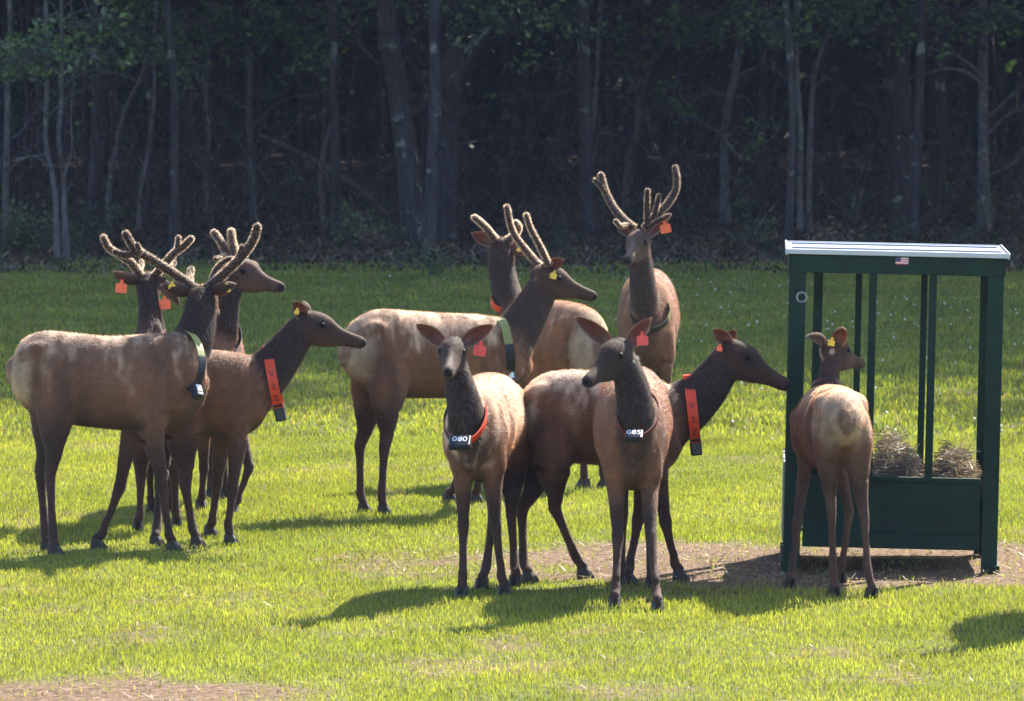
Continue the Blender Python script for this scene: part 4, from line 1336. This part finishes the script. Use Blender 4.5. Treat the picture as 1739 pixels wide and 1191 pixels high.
# ------------------------------------------------------------------ the herd: joints read off the photograph (px, py, depth offset in metres)
CAMD = (0, -1, 0.15)
make_elk('elk', 'bull elk with wide velvet antlers, dark neck and head turned away', dict(
    yf=934, cx=190, sex='bull', hb=0, hn=50, hh=82, seed=1, pale=.42, grey=.55, bright=.95,
    torso=[(26, 600, 672, .10, 0), (42, 574, 692, .17, 0), (78, 562, 716, .205, 0), (125, 566, 723, .215, 0), (180, 571, 729, .23, 0), (235, 569, 733, .22, 0), (285, 566, 730, .20, 0), (320, 580, 714, .17, .02), (344, 612, 690, .10, .03)],
    neck=[(285, 640, .02, .20, .14), (318, 598, .06, .165, .125), (336, 553, .13, .125, .105), (341, 518, .19, .105, .09), (342, 500, .24, .085, .08)],
    poll=(342, 494, .25), hp=8, hr=-4, hs=1.03, headmul=.9, blaze=.1,
    ears=[(1, (272, 484, .22), (-.2, .6, .25)), (-1, (402, 482, .22), (.2, .6, .25))],
    legs=[('H', -.12, [(106, 722), (85, 800), (90, 908)], (92, 941)), ('H', .10, [(94, 722), (68, 800), (77, 905)], (79, 935)),
          ('F', -.12, [(262, 735), (276, 830), (286, 905)], (292, 934)), ('F', .12, [(222, 735), (203, 828), (176, 903)], (164, 930))],
    antlers=[[[.029, (332, 492, .25), (300, 468, .25), (258, 441, .2), (228, 421, .15), (214, 398, .1)], [.019, (240, 430, .17), (236, 424, .12), (233, 416, .1)], [.024, (322, 484, .25), (322, 470, .36), (325, 458, .42)], [.022, (236, 428, .17), (214, 434, .12), (196, 428, .08)]],
             [[.030, (350, 492, .25), (380, 466, .22), (410, 436, .15), (430, 408, .1), (437, 386, .05)], [.020, (402, 444, .17), (408, 430, .14), (411, 420, .12)], [.017, (356, 486, .25), (368, 456, .32), (388, 440, .34), (402, 444, .30)]]],
    tags=[(292, 486, .19, .042, 'tag_yellow', .1), (385, 490, .19, .048, 'tag_yellow', -.1)],
    collar=dict(top=(301, 568, .08), bot=(331, 656, -.17), rl=.15, h=40, m='olive_band', w=.055, low=.62, lowm='black_band', box=(.03, .03, .055), label=1)))

make_elk('elk', 'bull elk with forked antlers and orange tags in both ears, facing the woods, mostly hidden', dict(
    yf=890, cx=262, sex='bull', hb=92, hh=95, seed=2, pale=.2, grey=.2,
    torso=[(264, 605, 690, .10, -.55), (264, 580, 720, .19, -.42), (262, 572, 728, .215, -.1), (259, 570, 726, .21, .15), (257, 568, 722, .20, .35), (256, 568, 712, .17, .55), (255, 590, 690, .10, .7)],
    neck=[(256, 610, .40, .19, .13), (256, 560, .52, .14, .095), (254, 525, .60, .115, .075), (250, 492, .66, .095, .070), (249, 480, .68, .085, .068)],
    poll=(249, 472, .68), hp=6, hr=-14, hs=.98,
    ears=[(1, (191, 461, .62), (-.15, .5, .5)), (-1, (306, 521, .6), (.1, .3, -.7))],
    legs=[('H', -.42, [(240, 752), (239, 818), (238, 876)], (234, 901)), ('H', -.42, [(294, 752), (297, 815), (298, 868)], (300, 894)),
          ('F', .40, [(252, 740), (254, 795), (256, 846)], (258, 868)), ('F', .40, [(280, 740), (284, 795), (288, 846)], (290, 868))],
    antlers=[[[.026, (240, 470, .68), (222, 446, .62), (200, 432, .56), (184, 420, .52), (176, 404, .5)], [.016, (236, 462, .66), (240, 452, .74), (241, 444, .78)]],
             [[.026, (262, 470, .68), (282, 446, .64), (298, 428, .6), (312, 418, .58), (324, 406, .56)], [.019, (300, 428, .6), (302, 416, .57), (303, 404, .55)], [.017, (284, 446, .64), (290, 452, .7), (296, 446, .74)]]],
    tags=[(206, 488, .56, .078, 'tag_orange', .1), (280, 516, .56, .078, 'tag_orange', -.1)],
    collar=dict(top=(257, 556, .56), bot=(257, 600, .46), rl=.115, h=90, m='red_band', w=.05, box=(.03, .03, .04))))

make_elk('elk', 'bull elk with two upright antlers, muzzle pointing right above the red-collared cow', dict(
    yf=862, cx=370, sex='bull', hb=-78, hn=-60, hh=-36, seed=3, pale=.35, grey=.0, bright=1.15,
    torso=[(364, 560, 660, .08, .85), (364, 540, 690, .16, .72), (366, 532, 698, .19, .4), (367, 530, 702, .20, .05), (369, 534, 704, .19, -.2), (370, 545, 698, .17, -.36), (371, 580, 680, .10, -.5)],
    neck=[(370, 610, -.22, .19, .13), (378, 560, -.36, .14, .10), (386, 515, -.42, .115, .075), (394, 480, -.44, .095, .07), (398, 466, -.44, .085, .07)],
    poll=(400, 449, -.42), hp=7, hs=1.0, headmul=1.3, blaze=.0,
    ears=[(1, (440, 452, -.25), (.3, .6, .1)), (-1, (362, 468, -.5), (-.1, -1, .2))],
    legs=[('F', -.28, [(345, 735), (346, 795), (343, 842)], (341, 863)), ('F', -.28, [(408, 735), (423, 793), (405, 848)], (395, 871)),
          ('H', .65, [(352, 715), (356, 770), (358, 825)], (358, 846)), ('H', .65, [(382, 715), (380, 770), (382, 825)], (382, 846))],
    antlers=[[[.028, (386, 446, -.42), (384, 430, -.40), (374, 410, -.38), (364, 396, -.36)], [.018, (384, 434, -.4), (376, 438, -.5), (366, 440, -.55)]],
             [[.029, (404, 444, -.42), (398, 426, -.40), (394, 408, -.38), (393, 394, -.36)]]],
    collar=dict(top=(386, 540, -.28), bot=(372, 600, -.50), rl=.125, h=-60, m='black_band', w=.045, box=(.03, .03, .04))))

make_elk('elk', 'red-collared cow elk whose muzzle touches the rump of another elk', dict(
    yf=921, cx=370, hb=4, hn=0, hh=2, seed=4, pale=.55, grey=.35, bright=.95,
    torso=[(246, 625, 690, .10, -.05), (262, 604, 720, .17, -.04), (298, 598, 732, .20, -.03), (345, 594, 740, .215, -.01), (385, 597, 744, .21, 0), (415, 602, 740, .19, .02), (438, 618, 727, .15, .03), (452, 648, 706, .085, .04)],
    neck=[(415, 670, .02, .20, .14), (448, 640, .02, .165, .115), (480, 604, .02, .135, .095), (502, 574, .02, .11, .08), (514, 554, .02, .095, .075)],
    poll=(517, 538, .02), hp=11, hs=.98, headmul=.95, blaze=.1,
    ears=[(-1, (498, 512, -.06), (-.35, -1, .1)), (1, (516, 511, .12), (.2, .9, .2))],
    legs=[('F', -.11, [(404, 745), (395, 830), (388, 894)], (390, 923)), ('F', .11, [(378, 745), (368, 822), (361, 884)], (356, 909)),
          ('H', -.11, [(322, 748), (314, 822), (327, 898)], (333, 926)), ('H', .11, [(282, 748), (272, 825), (266, 898)], (264, 925))],
    tags=[(504, 530, -.09, .032, 'tag_yellow', .2)],
    collar=dict(top=(456, 598, .02), bot=(474, 693, .02), rl=.138, h=0, m='red_band', w=.064, edge=0, bands=[.17], block=1, text='V2Z', box=(.034, .036, .05))))

make_elk('elk', 'bull elk with plain velvet spikes and an olive collar, standing broadside', dict(
    yf=868, cx=745, sex='bull', hb=14, hn=12, hh=8, seed=5, pale=.60, grey=.35, neckmul=2.2, headmul=1.15,
    torso=[(590, 582, 630, .10, -.30), (604, 546, 650, .17, -.26), (640, 526, 675, .21, -.18), (690, 528, 677, .22, -.06), (750, 532, 677, .225, .08), (810, 534, 674, .21, .20), (850, 542, 668, .18, .28), (878, 572, 655, .14, .34), (896, 605, 640, .08, .38)],
    neck=[(835, 625, .24, .21, .14), (868, 580, .30, .175, .12), (896, 536, .34, .145, .10), (915, 502, .37, .12, .085), (924, 480, .38, .10, .08)],
    poll=(920, 458, .38), hp=14, hs=.97, blaze=.1,
    ears=[(-1, (958, 440, .27), (.2, -.9, .2)), (1, (905, 445, .52), (-.1, .9, .2))],
    legs=[('H', -.26, [(668, 690), (653, 758), (648, 842)], (651, 873)), ('H', -.04, [(638, 690), (611, 755), (612, 838)], (617, 869)),
          ('F', .14, [(842, 690), (812, 772), (774, 826)], (762, 851)), ('F', .36, [(856, 690), (832, 772), (812, 828)], (807, 852))],
    antlers=[[[.024, (918, 454, .42), (893, 425, .44), (870, 392, .44), (861, 352, .44)]], [[.022, (932, 450, .30), (915, 415, .28), (901, 388, .27), (894, 366, .26)]]],
    tags=[(940, 468, .22, .048, 'tag_yellow', .3)],
    collar=dict(top=(848, 545, .26), bot=(866, 634, .12), rl=.165, h=12, m='olive_band', w=.06, low=.56, lowm='black_band', box=(.035, .03, .045), label=1)))

make_elk('elk', 'reddish bull elk with short curved spikes, standing behind the broadside bull and facing away', dict(
    yf=822, cx=935, sex='bull', hb=140, hn=105, hh=98, seed=6, pale=.25, grey=.0, bright=1.2, neckmul=1.5,
    torso=[(1016, 572, 640, .10, -.42), (1003, 530, 666, .18, -.34), (972, 514, 676, .215, -.14), (935, 510, 674, .22, .08), (900, 508, 668, .205, .28), (875, 514, 655, .17, .42), (858, 535, 635, .10, .52)],
    neck=[(885, 565, .36, .19, .14), (866, 515, .46, .15, .105), (854, 470, .53, .12, .10), (851, 440, .56, .105, .095), (851, 424, .57, .09, .085)],
    poll=(851, 412, .57), hp=10, hr=4, hs=1.02, headmul=1.2,
    ears=[(1, (800, 396, .5), (-.1, -.9, .2)), (-1, (897, 432, .42), (.3, -.8, .2))],
    legs=[('H', -.38, [(1012, 690), (1020, 745), (1024, 805)], (1027, 827)), ('H', -.16, [(985, 690), (990, 745), (992, 805)], (992, 826)),
          ('F', .34, [(905, 680), (905, 735), (904, 782)], (903, 801)), ('F', .50, [(880, 680), (880, 735), (878, 782)], (877, 801))],
    antlers=[[[.026, (840, 406, .57), (826, 388, .55), (814, 376, .53), (806, 370, .52)]], [[.026, (864, 408, .57), (876, 396, .55), (881, 386, .53), (876, 379, .5)]]],
    tags=[(881, 424, .42, .03, 'tag_yellow', .4)],
    collar=dict(top=(866, 497, .58), bot=(862, 530, .36), rl=.13, h=105, m='red_band', w=.05, box=(.03, .03, .03))))

make_elk('elk', 'bull elk with tall many-tined antlers and one orange ear tag, farthest into the shade', dict(
    yf=757, cx=1100, sex='bull', hb=-86, hn=-95, hh=-105, seed=7, pale=.30, grey=.15, bright=1.1, neckmul=2.0, headmul=1.35,
    torso=[(1104, 500, 585, .10, .80), (1104, 470, 612, .20, .66), (1102, 458, 628, .245, .35), (1101, 456, 632, .25, .0), (1100, 464, 634, .235, -.3), (1099, 482, 625, .20, -.48), (1098, 520, 605, .12, -.62)],
    neck=[(1098, 560, -.42, .19, .14), (1095, 515, -.56, .15, .115), (1090, 470, -.64, .125, .10), (1086, 435, -.68, .105, .09), (1085, 418, -.69, .09, .085)],
    poll=(1086, 398, -.68), hp=12, hs=1.05, blaze=.5,
    ears=[(1, (1141, 362, -.62), (.2, -.9, -.1)), (-1, (1043, 372, -.60), (-.2, -.9, .1))],
    legs=[('F', -.42, [(1085, 625), (1087, 690), (1089, 740)], (1089, 758)), ('F', -.42, [(1130, 625), (1131, 690), (1130, 740)], (1130, 758)),
          ('H', .60, [(1090, 610), (1092, 668), (1094, 724)], (1094, 741)), ('H', .60, [(1120, 610), (1120, 668), (1122, 724)], (1122, 741))],
    antlers=[[[.030, (1076, 388, -.68), (1056, 370, -.64), (1038, 346, -.58), (1027, 322, -.54), (1021, 298, -.5)], [.021, (1031, 332, -.56), (1020, 316, -.55), (1010, 306, -.54)], [.020, (1066, 382, -.68), (1054, 384, -.78), (1046, 376, -.85)]],
             [[.030, (1096, 388, -.68), (1112, 368, -.64), (1134, 346, -.58), (1149, 318, -.54), (1147, 286, -.5)], [.023, (1100, 380, -.68), (1099, 352, -.74), (1100, 324, -.76)], [.020, (1110, 370, -.66), (1116, 348, -.66), (1119, 333, -.66)], [.018, (1102, 386, -.7), (1116, 376, -.76), (1136, 366, -.78)]]],
    tags=[(1130, 387, -.66, .085, 'tag_orange', -.2)],
    collar=dict(top=(1112, 505, -.42), bot=(1098, 560, -.70), rl=.15, h=-92, m='olive_band', w=.05, low=.6, lowm='black_band', box=(.03, .03, .03))))

make_elk('elk', 'cow elk stretching her muzzle to the feeder post, red collar, seen broadside', dict(
    yf=983, cx=1030, hb=0, hh=0, seed=8, pale=.80, grey=.45, neckmul=.9, headmul=.8,
    torso=[(886, 682, 732, .10, 0), (899, 652, 750, .17, 0), (930, 633, 782, .205, 0), (980, 628, 788, .215, 0), (1040, 634, 793, .22, 0), (1090, 640, 802, .21, 0), (1120, 646, 804, .19, 0), (1143, 664, 790, .15, 0), (1158, 696, 766, .085, 0)],
    neck=[(1110, 722, 0, .20, .14), (1152, 700, 0, .18, .12), (1192, 668, 0, .145, .10), (1218, 636, 0, .12, .085), (1234, 610, 0, .10, .08)],
    poll=(1240, 586, 0), hp=22, hs=1.0, blaze=.0,
    ears=[(-1, (1211, 559, -.08), (-.45, -1, .1)), (1, (1250, 560, .08), (.6, -.8, .2))],
    legs=[('H', -.12, [(952, 800), (941, 860), (977, 944)], (990, 979)), ('H', .10, [(935, 795), (886, 862), (889, 955)], (897, 987)),
          ('F', -.11, [(1116, 805), (1130, 886), (1145, 955)], (1153, 983)), ('F', .11, [(1094, 805), (1084, 880), (1070, 960)], (1067, 991))],
    tags=[(1222, 592, -.09, .035, 'tag_orange', .2)],
    collar=dict(top=(1170, 649, 0), bot=(1181, 752, 0), rl=.138, h=0, m='red_band', w=.064, bands=[.17], block=1, text='V2Z', box=(.034, .036, .045))))

make_elk('elk', 'cow elk looking straight ahead, pale moulting back, black collar tag reading 080', dict(
    yf=1003, cx=820, hb=-108, hn=-98, hh=-94, seed=9, pale=1.25, grey=.0, bright=1.1, neckmul=.9, headmul=.65,
    torso=[(850, 664, 770, .10, .92), (846, 645, 792, .17, .80), (838, 634, 806, .205, .5), (824, 636, 816, .205, .2), (810, 646, 818, .19, -.08), (800, 662, 812, .165, -.25), (795, 700, 795, .10, -.36)],
    neck=[(798, 745, -.22, .19, .13), (792, 705, -.34, .15, .108), (783, 665, -.40, .115, .092), (775, 632, -.43, .095, .075), (771, 612, -.44, .085, .070)],
    poll=(770, 582, -.42), hp=9, hs=.95, blaze=.75,
    ears=[(1, (839, 552, -.40), (.25, -1, .0)), (-1, (706, 551, -.40), (-.25, -1, .0))],
    legs=[('F', -.24, [(786, 815), (787, 893), (786, 976)], (785, 1013)), ('F', -.18, [(838, 815), (842, 892), (851, 976)], (857, 1010)),
          ('H', .66, [(834, 795), (838, 868), (826, 962)], (819, 998)), ('H', .70, [(870, 795), (868, 872), (874, 960)], (876, 992))],
    tags=[(815, 594, -.46, .075, 'tag_red', .15)],
    collar=dict(top=(797, 668, -.18), bot=(783, 752, -.56), rl=.122, h=-98, m='black_band', w=.038, arc=(.3, .88, 'red_band'), box=(.066, .022, .050), num='080', numsize=.062)))

COW_085 = dict(
    yf=1012, cx=1075, hb=-91, hn=-100, hh=-122, seed=10, pale=.40, grey=.0, bright=1.15, neckmul=.8, headmul=.55,
    torso=[(1078, 650, 770, .10, .95), (1078, 630, 800, .19, .82), (1076, 622, 822, .235, .5), (1074, 624, 830, .235, .2), (1073, 640, 832, .215, -.1), (1074, 660, 826, .185, -.28), (1075, 700, 805, .11, -.4)],
    neck=[(1081, 755, -.26, .19, .14), (1080, 708, -.38, .155, .112), (1074, 662, -.45, .12, .10), (1064, 628, -.49, .10, .085), (1058, 612, -.50, .09, .08)],
    poll=(1053, 584, -.48), hp=15, hs=1.0, blaze=.0,
    ears=[(1, (1107, 539, -.42), (.15, -1, .0)), (-1, (976, 538, -.50), (-.2, -1, .0))],
    legs=[('F', -.24, [(1046, 828), (1049, 912), (1046, 994)], (1044, 1030)), ('F', -.24, [(1103, 828), (1106, 912), (1114, 998)], (1117, 1037)),
          ('H', .68, [(1048, 795), (1058, 870), (1054, 962)], (1052, 996)), ('H', .68, [(1104, 795), (1100, 870), (1106, 962)], (1106, 998))],
    tags=[(1091, 577, -.52, .068, 'tag_red', -.05)],
    collar=dict(top=(1090, 665, -.24), bot=(1078, 742, -.62), rl=.118, h=-95, m='maroon_band', w=.026, box=(.052, .020, .042), num='085', numsize=.058))
make_elk('elk', 'cow elk facing forward with head turned to one side, collar tag reading 085', COW_085)

make_elk('elk', 'young elk with pale rump showing, standing at the feeder front', dict(
    yf=1003, cx=1412, rump=.3, hb=104, hn=85, hh=52, seed=11, pale=.75, grey=.3, lm=.86, neckmul=2.0, headmul=1.5, legmul=1.6, bright=1.0,
    torso=[(1436, 690, 745, .085, -.46), (1433, 668, 770, .135, -.34), (1424, 658, 792, .175, -.08), (1412, 655, 804, .195, .2), (1400, 656, 800, .19, .45), (1392, 668, 790, .16, .62), (1388, 700, 770, .10, .74)],
    neck=[(1400, 705, .56, .15, .10), (1404, 665, .64, .105, .075), (1409, 632, .68, .085, .062), (1413, 608, .70, .08, .06), (1415, 598, .70, .075, .06)],
    poll=(1410, 584, .70), hp=9, hs=.86, blaze=.2,
    ears=[(1, (1368, 573, .60), (-.2, .5, -.6)), (-1, (1432, 558, .52), (.1, -1, .1))],
    legs=[('H', -.22, [(1404, 790), (1412, 862), (1415, 968)], (1417, 1012)), ('H', -.22, [(1452, 790), (1468, 876), (1473, 965)], (1481, 1014)),
          ('F', .48, [(1368, 785), (1354, 890), (1346, 966)], (1341, 998)), ('F', .48, [(1425, 790), (1442, 868), (1432, 955)], (1427, 988))],
    tags=[(1412, 582, .50, .042, 'tag_yellow', .2)],
    collar=dict(top=(1404, 645, .58), bot=(1404, 662, .78), rl=.084, h=90, m='maroon_band', w=.022, box=(.022, .02, .025))))


# the cow whose shadow falls across the grass by the feeder: she stands just past its corner, like the cow with tag 085 but without a collar
def shifted(spec, dx, dy):
    s = dict(spec); s['yf'] += dy; s['cx'] += dx
    s['torso'] = [(a + dx, b + dy, c + dy, d, e) for a, b, c, d, e in s['torso']]
    s['neck'] = [(a + dx, b + dy, c, d, e) for a, b, c, d, e in s['neck']]
    s['poll'] = (s['poll'][0] + dx, s['poll'][1] + dy, s['poll'][2])
    s['ears'] = [(q, (a + dx, b + dy, c), o) for q, (a, b, c), o in s['ears']]
    s['legs'] = [(k, d, [(a + dx, b + dy) for a, b in p], (h[0] + dx, h[1] + dy)) for k, d, p, h in s['legs']]
    s['tags'] = (); s['collar'] = None; s['seed'] += 20
    return s


make_elk('elk', 'collarless cow elk standing past the right corner of the feeder', shifted(COW_085, 770, 36))


# ------------------------------------------------------------------ thin summer haze: one closed box of even air round everything
def haze():
    mb = MB().box(-3100, 3100, -420, 4600, -1.2, 34.0)
    m, nt, out = mat('haze_air')
    v = N(nt, 'ShaderNodeVolumePrincipled')
    v.inputs['Color'].default_value = (0.46, 0.58, 1.0, 1)
    v.inputs['Density'].default_value = 0.00016
    nt.links.new(v.outputs[0], out.inputs['Volume'])
    o = mb.build('haze', m)
    tag(o, 'thin blue summer haze hanging in the air', 'haze', kind='stuff')


haze()
